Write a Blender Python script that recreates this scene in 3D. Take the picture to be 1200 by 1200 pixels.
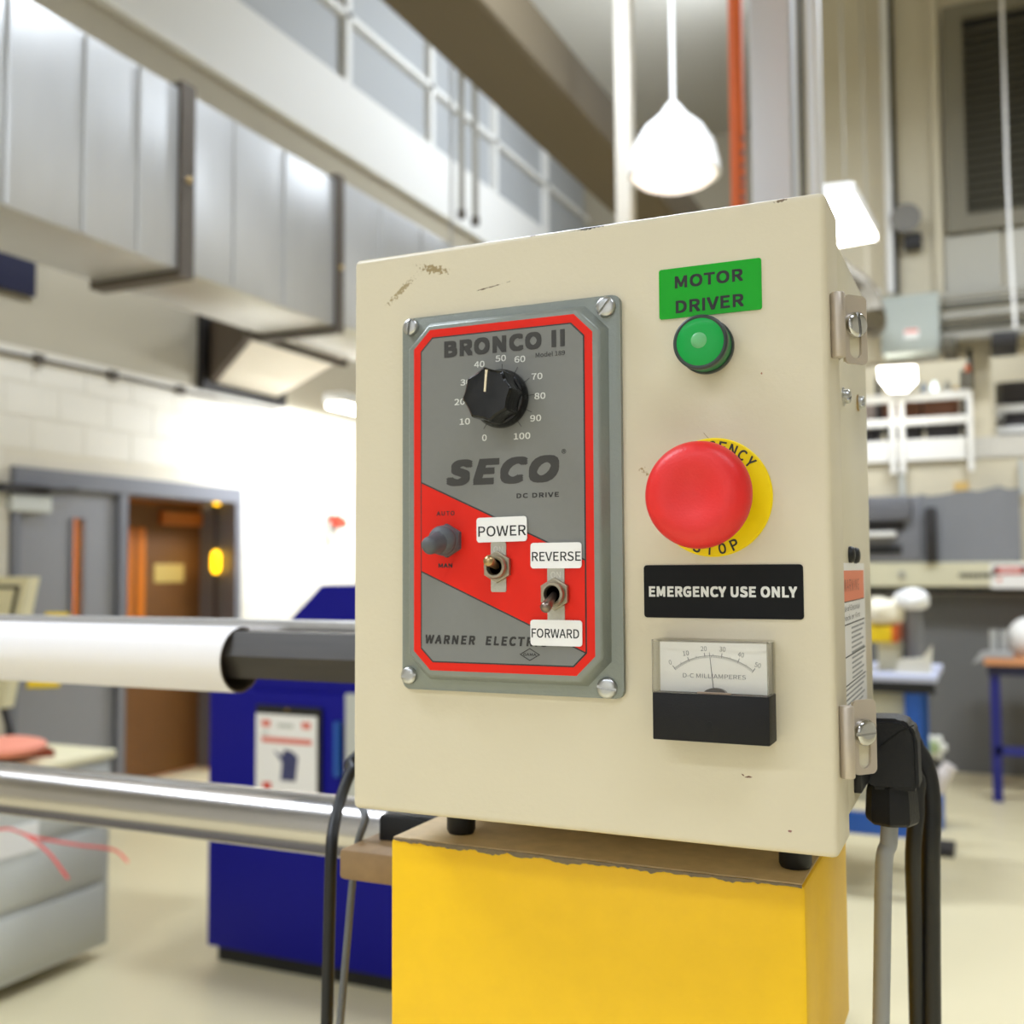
import bpy, bmesh, math, random
from mathutils import Vector, Matrix, noise
random.seed(7)
for o in list(bpy.data.objects): bpy.data.objects.remove(o)
SC = bpy.context.scene
COL = SC.collection
R = math.radians

# ------------------------------------------------------------------ camera
ZB = 1.37                      # height of the enclosure door's lower edge (m)
FPX, YAW, PITCH, ROLL = 1241.14, 0.4275849, 0.0540840, -0.0050256
CAM = Vector((0.324478, -0.498873, ZB + 0.130509))
fw = Vector((-math.sin(YAW)*math.cos(PITCH), math.cos(YAW)*math.cos(PITCH), math.sin(PITCH)))
r0 = Vector((math.cos(YAW), math.sin(YAW), 0)); u0 = r0.cross(fw)
rt = r0*math.cos(ROLL) + u0*math.sin(ROLL); up = -r0*math.sin(ROLL) + u0*math.cos(ROLL)
cd = bpy.data.cameras.new('camera'); cam = bpy.data.objects.new('camera', cd); COL.objects.link(cam)
cam.matrix_world = Matrix(((rt.x, up.x, -fw.x, CAM.x), (rt.y, up.y, -fw.y, CAM.y), (rt.z, up.z, -fw.z, CAM.z), (0, 0, 0, 1)))
cd.sensor_width = 36; cd.lens = FPX/1200*36; cd.clip_start = 0.02; cd.clip_end = 100
cd.dof.use_dof = True; cd.dof.focus_distance = 0.505; cd.dof.aperture_fstop = 8.5
SC.camera = cam

# ------------------------------------------------------------------ world, exposure, lights
SC.view_settings.view_transform = 'Standard'; SC.view_settings.look = 'None'
SC.view_settings.gamma = 1; SC.view_settings.use_curve_mapping = False
SC.view_settings.exposure = 0.74
W = bpy.data.worlds.new('world'); SC.world = W; W.use_nodes = True
W.node_tree.nodes['Background'].inputs[0].default_value = (0.88, 0.94, 1.0, 1)
W.node_tree.nodes['Background'].inputs[1].default_value = 0.4
SC.cycles.max_bounces = 6; SC.cycles.use_denoising = True
SC.cycles.sample_clamp_indirect = 4

def area(name, loc, size, power, rot=(0, 0, 0), col=(1, 0.95, 0.86)):
    l = bpy.data.lights.new(name, 'AREA'); l.shape = 'RECTANGLE'; l.size, l.size_y = size
    l.energy = power; l.color = col
    o = bpy.data.objects.new(name, l); COL.objects.link(o); o.location = loc; o.rotation_euler = rot
    return o
NEU = (0.80, 0.88, 1.0)
area('lamp_or_fill_light', (-0.45, -1.9, 3.0), (2.0, 0.9), 88, (R(-35), R(-8), 0), NEU)
area('lamp_or_fill_light', (1.6, -1.2, 4.2), (1.8, 0.6), 24, (0, 0, 0), NEU)
area('lamp_or_fill_light', (-2.6, -0.6, 4.6), (1.8, 0.6), 80, (0, 0, 0), NEU)
area('lamp_or_fill_light', (-1.6, 3.6, 5.4), (2.0, 0.6), 130, (0, 0, 0), NEU)
area('lamp_or_fill_light', (1.6, 4.6, 5.0), (1.8, 0.6), 112, (0, 0, 0), NEU)
area('lamp_or_fill_light', (-1.4, 9.5, 6.6), (2.4, 0.8), 170, (0, R(75), 0), NEU)  # added fill without a fixture, brightens the high windows and white beam
area('lamp_or_fill_light', (-4.1, 7.0, 2.72), (0.25, 2.2), 62, (0, R(28), 0), (0.86, 0.92, 1.0))
area('lamp_or_fill_light', (-6.4, 5.2, 2.6), (0.8, 3.0), 130, (0, 0, 0), (1, 0.56, 0.14))
area('lamp_or_fill_light', (-0.2, 9.4, 4.6), (1.2, 0.5), 26, (0, 0, 0), NEU)  # unseen fill added to brighten the mezzanine interior
area('flood_light', (-0.28, 7.55, 2.80), (0.3, 0.15), 1.5, (0, 0, 0), (1, 1, 0.97))

# ------------------------------------------------------------------ helpers
def at(px, py, **k):
    d = fw*FPX + rt*(px-600) + up*(600-py)
    a, v = list(k.items())[0]; i = 'xyz'.index(a)
    return CAM + d*((v-CAM[i])/d[i])
def lin(c):
    return tuple(((x/255)/12.92 if x/255 <= 0.04045 else ((x/255+0.055)/1.055)**2.4) for x in c)
def mat(name, rgb, rough=0.5, metal=0.0, noise_amt=0.0, noise_scale=20, bump=0.0, bump_scale=200, spec=0.5, coat=0, emit=None, stretch=None, stains=None):
    m = bpy.data.materials.new(name); m.use_nodes = True; nt = m.node_tree; b = nt.nodes['Principled BSDF']
    c = (*lin(rgb), 1)
    b.inputs['Base Color'].default_value = c; b.inputs['Roughness'].default_value = rough
    b.inputs['Metallic'].default_value = metal; b.inputs['Specular IOR Level'].default_value = spec
    b.inputs['Coat Weight'].default_value = coat
    tc = nt.nodes.new('ShaderNodeTexCoord'); mp = nt.nodes.new('ShaderNodeMapping'); nt.links.new(tc.outputs['Object'], mp.inputs['Vector'])
    if stretch: mp.inputs['Scale'].default_value = stretch
    last = None
    if noise_amt:
        n = nt.nodes.new('ShaderNodeTexNoise'); n.inputs['Scale'].default_value = noise_scale; n.inputs['Detail'].default_value = 5
        nt.links.new(mp.outputs[0], n.inputs['Vector'])
        mx = nt.nodes.new('ShaderNodeMix'); mx.data_type = 'RGBA'
        mx.inputs['A'].default_value = (*[x*(1-noise_amt) for x in c[:3]], 1); mx.inputs['B'].default_value = (*[min(1, x*(1+noise_amt)) for x in c[:3]], 1)
        nt.links.new(n.outputs['Fac'], mx.inputs['Factor']); last = mx.outputs['Result']
    for (ctr, rad, rot, scol, thr, nsc) in (stains or []):
        m2 = nt.nodes.new('ShaderNodeMapping'); m2.vector_type = 'TEXTURE'
        m2.inputs['Location'].default_value = ctr; m2.inputs['Rotation'].default_value = (0, rot, 0); m2.inputs['Scale'].default_value = rad
        nt.links.new(tc.outputs['Object'], m2.inputs['Vector'])
        ln = nt.nodes.new('ShaderNodeVectorMath'); ln.operation = 'LENGTH'; nt.links.new(m2.outputs[0], ln.inputs[0])
        nn = nt.nodes.new('ShaderNodeTexNoise'); nn.inputs['Scale'].default_value = nsc; nn.inputs['Detail'].default_value = 6
        nt.links.new(tc.outputs['Object'], nn.inputs['Vector'])
        ma = nt.nodes.new('ShaderNodeMath'); ma.operation = 'MULTIPLY_ADD'       # noise*2 - length
        ma.inputs[1].default_value = 2.0; nt.links.new(nn.outputs['Fac'], ma.inputs[0])
        ng = nt.nodes.new('ShaderNodeMath'); ng.operation = 'SUBTRACT'; nt.links.new(ma.outputs[0], ng.inputs[0]); nt.links.new(ln.outputs['Value'], ng.inputs[1]); ma.inputs[2].default_value = 0
        mr = nt.nodes.new('ShaderNodeMapRange'); mr.inputs['From Min'].default_value = thr; mr.inputs['From Max'].default_value = thr+0.25
        nt.links.new(ng.outputs[0], mr.inputs['Value'])
        mx = nt.nodes.new('ShaderNodeMix'); mx.data_type = 'RGBA'; mx.inputs['A'].default_value = c
        if last: nt.links.new(last, mx.inputs['A'])
        mx.inputs['B'].default_value = (*lin(scol), 1); nt.links.new(mr.outputs[0], mx.inputs['Factor']); last = mx.outputs['Result']
    if last: nt.links.new(last, b.inputs['Base Color'])
    if bump:
        n = nt.nodes.new('ShaderNodeTexNoise'); n.inputs['Scale'].default_value = bump_scale; n.inputs['Detail'].default_value = 3
        nt.links.new(mp.outputs[0], n.inputs['Vector'])
        bp = nt.nodes.new('ShaderNodeBump'); bp.inputs['Strength'].default_value = bump; bp.inputs['Distance'].default_value = 0.002
        nt.links.new(n.outputs['Fac'], bp.inputs['Height']); nt.links.new(bp.outputs[0], b.inputs['Normal'])
    if emit:
        b.inputs['Emission Color'].default_value = (*lin(emit[0]), 1); b.inputs['Emission Strength'].default_value = emit[1]
    return m
def clear(name, tint=(1, 1, 1), gloss=0.12):
    m = bpy.data.materials.new(name); m.use_nodes = True; nt = m.node_tree; nt.nodes.clear()
    out = nt.nodes.new('ShaderNodeOutputMaterial'); t = nt.nodes.new('ShaderNodeBsdfTransparent'); g = nt.nodes.new('ShaderNodeBsdfGlossy')
    g.inputs['Roughness'].default_value = 0.08; t.inputs[0].default_value = (*tint, 1)
    lw = nt.nodes.new('ShaderNodeLayerWeight'); lw.inputs['Blend'].default_value = 0.35
    mr = nt.nodes.new('ShaderNodeMapRange'); mr.inputs['To Min'].default_value = 0.02; mr.inputs['To Max'].default_value = gloss*4
    nt.links.new(lw.outputs['Fresnel'], mr.inputs['Value'])
    mx = nt.nodes.new('ShaderNodeMixShader'); nt.links.new(mr.outputs[0], mx.inputs[0]); nt.links.new(t.outputs[0], mx.inputs[1]); nt.links.new(g.outputs[0], mx.inputs[2])
    nt.links.new(mx.outputs[0], out.inputs['Surface'])
    return m

def origin(o):
    v = Vector((0, 0, 0))
    while o: v += o.location; o = o.parent
    return v
def setp(o, label=None, cat=None, group=None, kind=None):
    for k, v in (('label', label), ('category', cat), ('group', group), ('kind', kind)):
        if v: o[k] = v
    return o
def finish(name, me, m, parent, smooth, extra=()):
    o = bpy.data.objects.new(name, me); COL.objects.link(o)
    if parent:
        o.parent = parent; d = origin(parent)
    else:
        xs = [v.co for v in me.vertices]
        lo = Vector(map(min, *xs)) if len(xs) > 1 else xs[0]; hi = Vector(map(max, *xs))
        d = Vector(((lo.x+hi.x)/2, (lo.y+hi.y)/2, lo.z)); o.location = d
    me.transform(Matrix.Translation(-d))
    me.materials.append(m)
    if smooth:
        for p in me.polygons: p.use_smooth = True
        me.set_sharp_from_angle(angle=R(smooth if smooth > 1 else 35))
    me.update()
    return o
def obj(name, bm, m, parent=None, smooth=35):
    me = bpy.data.meshes.new(name); bmesh.ops.recalc_face_normals(bm, faces=bm.faces); bm.to_mesh(me); bm.free()
    return finish(name, me, m, parent, smooth)
def thing(name, loc, label, cat, group=None):
    o = bpy.data.objects.new(name, None); COL.objects.link(o); o.location = loc; o.empty_display_size = 0.02
    return setp(o, label, cat, group)
def dup(o, off, parent=None):
    c = o.copy(); COL.objects.link(c); c.parent = parent
    c.location = o.location + Vector(off) if (parent is None or parent is o.parent) else o.location
    for ch in list(o.children): dup(ch, (0, 0, 0), c)
    return c
def box(bm, a, b, bev=0, seg=2):
    a = Vector(a); b = Vector(b); lo = Vector(map(min, a, b)); hi = Vector(map(max, a, b))
    r = bmesh.ops.create_cube(bm, size=1); vs = r['verts']
    for v in vs: v.co = Vector((lo[i] + (v.co[i]+0.5)*(hi[i]-lo[i]) for i in range(3)))
    if bev:
        es = list({e for v in vs for e in v.link_edges})
        bmesh.ops.bevel(bm, geom=es, offset=bev, segments=seg, affect='EDGES', profile=0.5)
    return bm
def B(a, b, bev=0, seg=2): return box(bmesh.new(), a, b, bev, seg)
def prism(bm, pts, d0, d1, axis='y', bev=0, top_scale=None):
    """polygon pts (2-D) extruded along axis between d0 and d1"""
    def P(u, v, d): return {'y': (u, d, v), 'x': (d, u, v), 'z': (u, v, d)}[axis]
    n = len(pts); a = [bm.verts.new(P(u, v, d0)) for u, v in pts]
    q = pts if top_scale is None else top_scale
    b = [bm.verts.new(P(u, v, d1)) for u, v in q]
    bm.faces.new(a[::-1]); f = bm.faces.new(b)
    for i in range(n): bm.faces.new((a[i], a[(i+1) % n], b[(i+1) % n], b[i]))
    if bev: bmesh.ops.bevel(bm, geom=list(f.edges), offset=bev, segments=2, affect='EDGES', profile=0.5)
    return bm
def lathe(bm, prof, c, axis='-y', n=48, rfun=None):
    """prof: list of (radius, height along axis)"""
    rings = []
    for (r, h) in prof:
        ring = []
        for i in range(n):
            t = 2*math.pi*i/n; rr = r*(rfun(t, h) if rfun else 1); u, v = rr*math.cos(t), rr*math.sin(t)
            p = {'-y': (u, -h, v), 'y': (u, h, v), 'z': (u, v, h), 'x': (h, u, v)}[axis]
            ring.append(bm.verts.new(Vector(c)+Vector(p)))
        rings.append(ring)
    for a, b in zip(rings, rings[1:]):
        for i in range(n): bm.faces.new((a[i], a[(i+1) % n], b[(i+1) % n], b[i]))
    bm.faces.new(rings[0][::-1]); bm.faces.new(rings[-1])
    return bm
def tube(bm, pts, r, n=12, closed_ends=True):
    pts = [Vector(p) for p in pts]; rr = r if isinstance(r, (list, tuple)) else [r]*len(pts)
    rings = []; prev = None
    for i, p in enumerate(pts):
        t = (pts[min(i+1, len(pts)-1)] - pts[max(i-1, 0)]).normalized()
        if prev is None:
            a = Vector((0, 0, 1)) if abs(t.z) < 0.9 else Vector((1, 0, 0))
            s = t.cross(a).normalized()
        else:
            s = (prev - t*prev.dot(t)).normalized()
        prev = s; w = t.cross(s)
        rings.append([bm.verts.new(p + (s*math.cos(2*math.pi*k/n) + w*math.sin(2*math.pi*k/n))*rr[i]) for k in range(n)])
    for a, b in zip(rings, rings[1:]):
        for k in range(n): bm.faces.new((a[k], a[(k+1) % n], b[(k+1) % n], b[k]))
    if closed_ends: bm.faces.new(rings[0][::-1]); bm.faces.new(rings[-1])
    return bm
def curve_pts(ctrl, n=8):
    c = [Vector(p) for p in ctrl]; c = [2*c[0]-c[1]] + c + [2*c[-1]-c[-2]]; out = []
    for i in range(1, len(c)-2):
        for k in range(n):
            t = k/n; a, b, d, e = c[i-1:i+3]
            out.append(0.5*((2*b) + (d-a)*t + (2*a-5*b+4*d-e)*t*t + (3*b-a-3*d+e)*t**3))
    out.append(c[-2]); return out
def rrect(x0, z0, x1, z1, r, n=5):
    pts = []
    for cx, cz, a0 in ((x1-r, z1-r, 0), (x0+r, z1-r, 90), (x0+r, z0+r, 180), (x1-r, z0+r, 270)):
        for k in range(n+1):
            a = R(a0+90*k/n); pts.append((cx+r*math.cos(a), cz+r*math.sin(a)))
    return pts
import os
try: FONT = bpy.data.fonts.load(os.path.join(bpy.utils.system_resource('DATAFILES', path='fonts'), 'Noto Sans CJK Regular.woff2'))   # ships inside Blender
except Exception: FONT = None
def text(name, s, bb, depth, m, parent, bold=0.0, shear=0.0, face='-y', thick=0.00008, rot=0.0, spacing=1.0):
    """lettering fitted in bb = (u0, v0, u1, v1) on a plane; face -y (u = x) or +x (u = y); bold = stroke growth in em"""
    cu = bpy.data.curves.new(name, 'FONT'); cu.body = s; cu.size = 1; cu.shear = shear; cu.extrude = 0; cu.space_character = spacing + max(bold, 0)*1.2
    if FONT: cu.font = FONT; bold = bold*0.9 + 0.010 if bold >= 0 else 0.0
    cu.resolution_u = 4
    to = bpy.data.objects.new(name, cu); COL.objects.link(to)
    dg = bpy.context.evaluated_depsgraph_get(); dg.update()
    me = bpy.data.meshes.new_from_object(to.evaluated_get(dg)); bpy.data.objects.remove(to); bpy.data.curves.remove(cu)
    xs = [v.co.x for v in me.vertices]; ys = [v.co.y for v in me.vertices]
    x0, x1, y0, y1 = min(xs), max(xs), min(ys), max(ys); u0_, v0_, u1_, v1_ = bb
    sx = (u1_-u0_)/(x1-x0); sy = (v1_-v0_)/(y1-y0)
    cx, cy = (u0_+u1_)/2, (v0_+v1_)/2
    k = bold*(v1_-v0_)/0.7
    fx, fy2 = 1-2*k/(u1_-u0_), 1-2*k/(v1_-v0_)
    me.transform(Matrix.Translation((-(x0+x1)/2, -(y0+y1)/2, 0))); me.transform(Matrix.Diagonal((sx*fx, sy*fy2, 1, 1)))
    x0 = x1 = y0 = y1 = 0; sx = sy = 1
    bm = bmesh.new(); cr, sr = math.cos(rot), math.sin(rot)
    ring = ((k, 0), (-k, 0), (0, k), (0, -k), (k, k), (-k, k), (k, -k), (-k, -k)) if k else ()
    for q, (dx, dy) in enumerate(((0, 0),) + ring + (tuple((a_/2, b_/2) for a_, b_ in ring) if bold > 0.03 else ())):
        c = me.copy(); c.transform(Matrix.Translation((dx, dy, 0.01*(0.1+0.06*q)))); bm.from_mesh(c); bpy.data.meshes.remove(c)
    me.clear_geometry(); bm.to_mesh(me); bm.free()
    for v in me.vertices:
        a = (v.co.x-(x0+x1)/2)*sx; b = (v.co.y-(y0+y1)/2)*sy; h = v.co.z*thick/0.01
        a, b = a*math.cos(rot)-b*math.sin(rot), a*math.sin(rot)+b*math.cos(rot)
        v.co = (cx+a, depth-h, cy+b) if face == '-y' else (depth+h, cx+a, cy+b)
    return finish(name, me, m, parent, 0)

# ------------------------------------------------------------------ materials
DW, DH, DT, E_ = 0.2573, 0.305, 0.040, 0.0039
st = [  # ctr (object space of the door: origin at bottom centre), radii, rot, colour, threshold, noise scale
    ((-0.078, -0.02, 0.2935), (0.016, 0.04, 0.0040), R(12), (160, 140, 98), 0.42, 620),
    ((-0.098, -0.02, 0.284), (0.017, 0.04, 0.0030), R(-38), (168, 150, 112), 0.44, 620),
    ((-0.045, -0.02, 0.2795), (0.017, 0.04, 0.0007), R(-8), (105, 85, 60), 0.45, 420),
    ((0.012, -0.018, 0.3045), (0.012, 0.03, 0.0022), R(-3), (45, 34, 24), 0.25, 900),
    ((-0.020, -0.018, 0.3047), (0.003, 0.03, 0.0012), 0, (90, 60, 40), 0.3, 900),
    ((0.1085, -0.018, 0.3035), (0.006, 0.03, 0.0018), R(-8), (120, 100, 75), 0.5, 900),
    ((0.040, -0.02, 0.178), (0.006, 0.04, 0.0040), R(40), (170, 145, 100), 0.62, 700),
    ((0.0885, -0.02, 0.0335), (0.0028, 0.04, 0.0006), R(-6), (110, 70, 45), 0.25, 700),
    ((0.0862, -0.02, 0.0342), (0.0012, 0.04, 0.0006), R(38), (110, 70, 45), 0.25, 700),
    ((0.1072, -0.02, 0.0105), (0.0013, 0.04, 0.0009), 0, (140, 95, 85), 0.35, 900),
    ((0.098, -0.02, 0.222), (0.0006, 0.04, 0.0006), 0, (150, 100, 70), 0.2, 900),
    ((0.072, -0.02, 0.193), (0.013, 0.04, 0.0004), R(50), (178, 160, 125), 0.55, 500),
    ((0.0, -0.018, -0.0002), (0.13, 0.012, 0.0012), 0, (168, 138, 92), 0.55, 160),
]
PAINT = mat('beige_enamel', (220, 209, 183), 0.36, noise_amt=0.025, noise_scale=14, bump=0.06, bump_scale=420, stains=st)
PAINT2 = mat('beige_enamel_body', (218, 209, 184), 0.30, noise_amt=0.03, noise_scale=14, bump=0.08, bump_scale=420)
GHAM = mat('grey_hammer_paint', (136, 141, 134), 0.34, metal=0.25, noise_amt=0.05, noise_scale=60, bump=0.12, bump_scale=500)
GFACE = mat('grey_face_print', (126, 126, 122), 0.42, noise_amt=0.03, noise_scale=300)
REDP = mat('red_face_print', (230, 36, 18), 0.45, spec=0.25)
BLKP = mat('black_print', (44, 42, 40), 0.5)
DKGP = mat('charcoal_print', (58, 56, 53), 0.5, noise_amt=0.05, noise_scale=200)
WHTP = mat('white_print', (226, 226, 220), 0.5)
WLAB = mat('white_label', (246, 244, 242), 0.35)
INK = mat('label_ink', (28, 28, 30), 0.5)
STEEL = mat('zinc_steel', (190, 190, 188), 0.30, metal=1.0, noise_amt=0.08, noise_scale=300)
STEELW = mat('worn_nickel', (165, 156, 136), 0.36, metal=0.9, noise_amt=0.22, noise_scale=400)
CHROME = mat('chrome', (205, 205, 205), 0.12, metal=1.0)
GRPLATE = mat('stamped_plate', (186, 182, 170), 0.42, metal=0.5, noise_amt=0.08, noise_scale=700, bump=0.3, bump_scale=900)
HINGE = mat('satin_hinge', (200, 188, 174), 0.42, metal=0.55, noise_amt=0.05, noise_scale=200)
BAKE = mat('black_bakelite', (4, 4, 5), 0.12, spec=0.35, coat=0.15, bump=0.15, bump_scale=400)
RUBG = mat('grey_rubber', (88, 90, 94), 0.55, noise_amt=0.12, noise_scale=300)
BLKR = mat('black_rubber', (18, 18, 19), 0.5)
BLKM = mat('black_moulded', (26, 26, 28), 0.42, spec=0.3, noise_amt=0.1, noise_scale=200, bump=0.2, bump_scale=900)
BLKS = mat('black_vinyl', (12, 12, 13), 0.5, spec=0.2)
HOLE = mat('hole_black', (5, 5, 5), 0.8)
GREENL = mat('green_label', (4, 164, 26), 0.33, spec=0.3, noise_amt=0.05, noise_scale=90)
GLENS = mat('green_lens', (2, 160, 66), 0.30, coat=0.1, spec=0.3)
GLENSD = mat('green_lens_side', (6, 120, 56), 0.35, coat=0.1)
GLOW = mat('lens_glow_green', (104, 182, 120), 0.35)
DGREY = mat('dark_bezel', (46, 56, 54), 0.4)
REDB = mat('red_mushroom', (228, 36, 34), 0.40, noise_amt=0.02, bump=0.1, bump_scale=900)
YELD = mat('yellow_disc', (252, 222, 0), 0.42, spec=0.3)
METB = mat('meter_black', (24, 23, 24), 0.5, spec=0.25, bump=0.15, bump_scale=1200)
ACR = clear('clear_acrylic', (0.97, 0.97, 0.95), 0.10)
SCALE = mat('meter_scale', (250, 246, 244), 0.4)
SCINK = mat('meter_ink', (120, 118, 118), 0.5)
BRASS = mat('brass', (170, 140, 80), 0.3, metal=1.0)
YELM = mat('yellow_machine', (250, 198, 0), 0.45, noise_amt=0.06, noise_scale=60)
RUST = mat('worn_top', (205, 180, 138), 0.6, noise_amt=0.25, noise_scale=90)
ALUM = mat('aluminium_tube', (196, 192, 188), 0.24, metal=1.0, noise_amt=0.08, noise_scale=8, stretch=(1, 12, 12))
PAPER = mat('white_sleeve', (250, 246, 246), 0.5)
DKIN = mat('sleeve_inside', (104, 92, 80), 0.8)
BLKBAR = mat('black_bar', (62, 57, 52), 0.36, noise_amt=0.3, noise_scale=40, stretch=(0.3, 4, 4))
RAILM = mat('rail_aluminium', (196, 194, 192), 0.35, metal=0.7)
ORANGE = mat('orange_hose', (214, 96, 30), 0.5, noise_amt=0.1, noise_scale=30)
WPIPE = mat('white_pipe', (236, 234, 230), 0.4)
WALLB = mat('block_paint', (222, 216, 202), 0.6, noise_amt=0.04, noise_scale=3, bump=0.3, bump_scale=60)
JOINT = mat('block_joint', (218, 210, 192), 0.8)
WALLU = mat('upper_wall_paint', (176, 167, 146), 0.75, noise_amt=0.05, noise_scale=2)
WALLR = mat('back_wall_paint', (212, 202, 176), 0.7, noise_amt=0.04, noise_scale=2)
WALLG = mat('grey_lower_paint', (104, 104, 103), 0.6, noise_amt=0.05, noise_scale=3)
DOORG = mat('grey_door_paint', (134, 134, 138), 0.5, noise_amt=0.03)
FRAMEG = mat('grey_frame_paint', (112, 113, 120), 0.5)
BROWN = mat('brown_wood', (104, 66, 26), 0.5, noise_amt=0.15, noise_scale=6)
CORR = mat('corridor_paint', (210, 156, 76), 0.7)
DUCTM = mat('galvanised_sheet', (196, 196, 194), 0.40, metal=0.55, noise_amt=0.07, noise_scale=3, stretch=(1, 3, 1))
DUCTD = mat('duct_flange', (92, 84, 74), 0.6, metal=0.3, noise_amt=0.15)
DARKM = mat('dark_metal', (34, 30, 28), 0.6)
NAVY = mat('navy_panel', (12, 14, 48), 0.4)
BLUE = mat('blue_enamel', (14, 14, 136), 0.5, noise_amt=0.05, spec=0.2)
BLUE2 = mat('bright_blue', (24, 84, 170), 0.45)
FLOORM = mat('sealed_floor', (222, 210, 172), 0.28, noise_amt=0.06, noise_scale=1.5)
CEILM = mat('ceiling_deck', (190, 186, 174), 0.7, noise_amt=0.05)
LAMP = mat('lamp_diffuser', (255, 255, 255), 0.4, emit=((255, 252, 244), 5.5))
LAMPH = mat('lamp_hot', (255, 255, 255), 0.4, emit=((255, 252, 244), 6.0))
AMBER = mat('amber_reflection', (255, 190, 20), 0.4, emit=((255, 190, 10), 2.6))
LGREY = mat('light_grey_enamel', (196, 198, 192), 0.5)
CREAM = mat('cream_plastic', (232, 224, 186), 0.5)
SALMON = mat('salmon_fabric', (238, 150, 124), 0.7)
BRRED = mat('red_brown_board', (140, 52, 22), 0.5)
REDC = mat('red_cord', (226, 70, 66), 0.5)
GBOX = mat('grey_enclosure', (166, 172, 164), 0.5)
BEIGEB = mat('beige_beam', (208, 202, 172), 0.5)
CLOTH = mat('grey_cover', (128, 129, 132), 0.8, noise_amt=0.06, noise_scale=5)
BAG = mat('white_plastic_bag', (238, 236, 232), 0.4)
WOODT = mat('wood_top', (206, 142, 96), 0.5)
WHITEM = mat('white_metal', (236, 234, 228), 0.5)
BOXBR = mat('brown_stock', (128, 84, 60), 0.7, noise_amt=0.25, noise_scale=8)
DKSTK = mat('dark_stock', (62, 58, 60), 0.7, noise_amt=0.25, noise_scale=8)
LOUV = mat('louvre_grey', (92, 88, 74), 0.6, noise_amt=0.08)
PIPEG = mat('grey_conduit', (158, 154, 142), 0.5)
GREYW = mat('window_pane_grey', (176, 178, 178), 0.5)
ORNG = mat('orange_header', (238, 130, 92), 0.45)
REDS = mat('sign_red', (214, 60, 40), 0.5)
YELB = mat('yellow_box', (244, 208, 10), 0.5)
CGREY = mat('grey_cable', (150, 152, 154), 0.5)
SOFTRED = mat('soft_red_print', (226, 120, 104), 0.5)
PHOTO = mat('photo_blue', (62, 66, 108), 0.5, noise_amt=0.5, noise_scale=60)
TAN = mat('pale_sign', (186, 160, 92), 0.5)

# ------------------------------------------------------------------ SETTING
CEIL_Z = 7.6
fl = obj('floor', B((-8, -4.2, -0.1), (5.2, 15, 0)), FLOORM, None, 0); setp(fl, kind='structure')
ce = obj('ceiling', B((-5.3, -4.2, CEIL_Z), (5.2, 14.3, CEIL_Z+0.1)), CEILM, None, 0); setp(ce, kind='structure')
o = obj('wall_front', B((-5.3, -4.2, 0), (5, -4.0, CEIL_Z)), mat('front_wall_paint', (188, 184, 176), 0.8), None, 0); setp(o, kind='structure')
o = obj('wall_right', B((5, -4.2, 0), (5.2, 8.2, CEIL_Z)), mat('right_wall_paint', (200, 194, 178), 0.8), None, 0); setp(o, kind='structure')
DY0, DY1, DZT = 3.98, 6.07, 2.13           # rough door opening in the left wall
bm = bmesh.new()
box(bm, (-5.2, -4.0, 0), (-5.0, DY0, 2.86)); box(bm, (-5.2, DY1, 0), (-5.0, 14.2, 2.86)); box(bm, (-5.2, DY0, DZT), (-5.0, DY1, 2.86))
wl = obj('wall_left', bm, JOINT, None, 0); setp(wl, kind='structure')
# blocks
big = None; half = None
ch, cw = 0.203, 0.406
for r in range(14):
    z0 = r*ch + 0.006
    for c in range(-1, 26):
        y0 = 1.9 + c*cw + (cw/2 if r % 2 else 0); y1 = y0 + cw - 0.004
        if y0 > 9.3 or (r < 4 and y0 > 3.4): continue
        spans = [(y0, y1)]
        if z0 < DZT+0.02:
            spans = []
            if y1 <= DY0-0.01: spans = [(y0, y1)]
            elif y0 >= DY1+0.01: spans = [(y0, y1)]
            elif y0 < DY0-0.05 and y1 > DY0: spans = [(y0, DY0-0.01)]
            elif y1 > DY1+0.05 and y0 < DY1: spans = [(DY1+0.01, y1)]
        for a, b_ in spans:
            zt = min(z0+ch-0.004, 2.855)
            if zt-z0 < 0.05: continue
            if abs((b_-a)-(cw-0.004)) < 1e-4 and abs(zt-z0-(ch-0.004)) < 1e-4:
                if big is None:
                    big = obj('concrete_block', B((-5.0, a, z0), (-4.995, b_, zt), 0.0015, 1), WALLB, wl, 0); big0 = (a, z0)
                else:
                    o = big.copy(); COL.objects.link(o); o.location = big.location + Vector((0, a-big0[0], z0-big0[1]))
            else:
                obj('concrete_block', B((-5.0, a, z0), (-4.995, b_, zt), 0.0015, 1), WALLB, wl, 0)
bm = bmesh.new()
box(bm, (-5.3, -4.0, 2.86), (-5.0, 14.2, 5.26)); box(bm, (-5.3, -4.0, 7.35), (-5.0, 14.2, CEIL_Z))
wu = obj('wall_left_upper', bm, WALLU, None, 0); setp(wu, kind='structure')
wb = obj('trim_1', B((-5.3, -4.0, 5.26), (-4.92, 14.2, 5.95), 0.01, 1), WHITEM, None, 0); setp(wb, kind='structure')
win = obj('window_1', B((-5.12, -4.0, 5.95), (-5.06, 14.2, 6.0)), WHITEM, None, 0); setp(win, kind='structure')
yb = [-4.0, -2.4, -0.8, 0.7, 2.2, 4.0, 5.8, 7.6, 9.2, 10.8, 12.4, 14.1]
for a, b_ in zip(yb, yb[1:]):
    obj('pane', B((-5.10, a+0.04, 6.0), (-5.08, b_-0.04, 7.35)), GREYW, win, 0)
    obj('mullion', B((-5.12, a-0.04, 6.0), (-5.0, a+0.04, 7.35)), WHITEM, win, 0)
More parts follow.
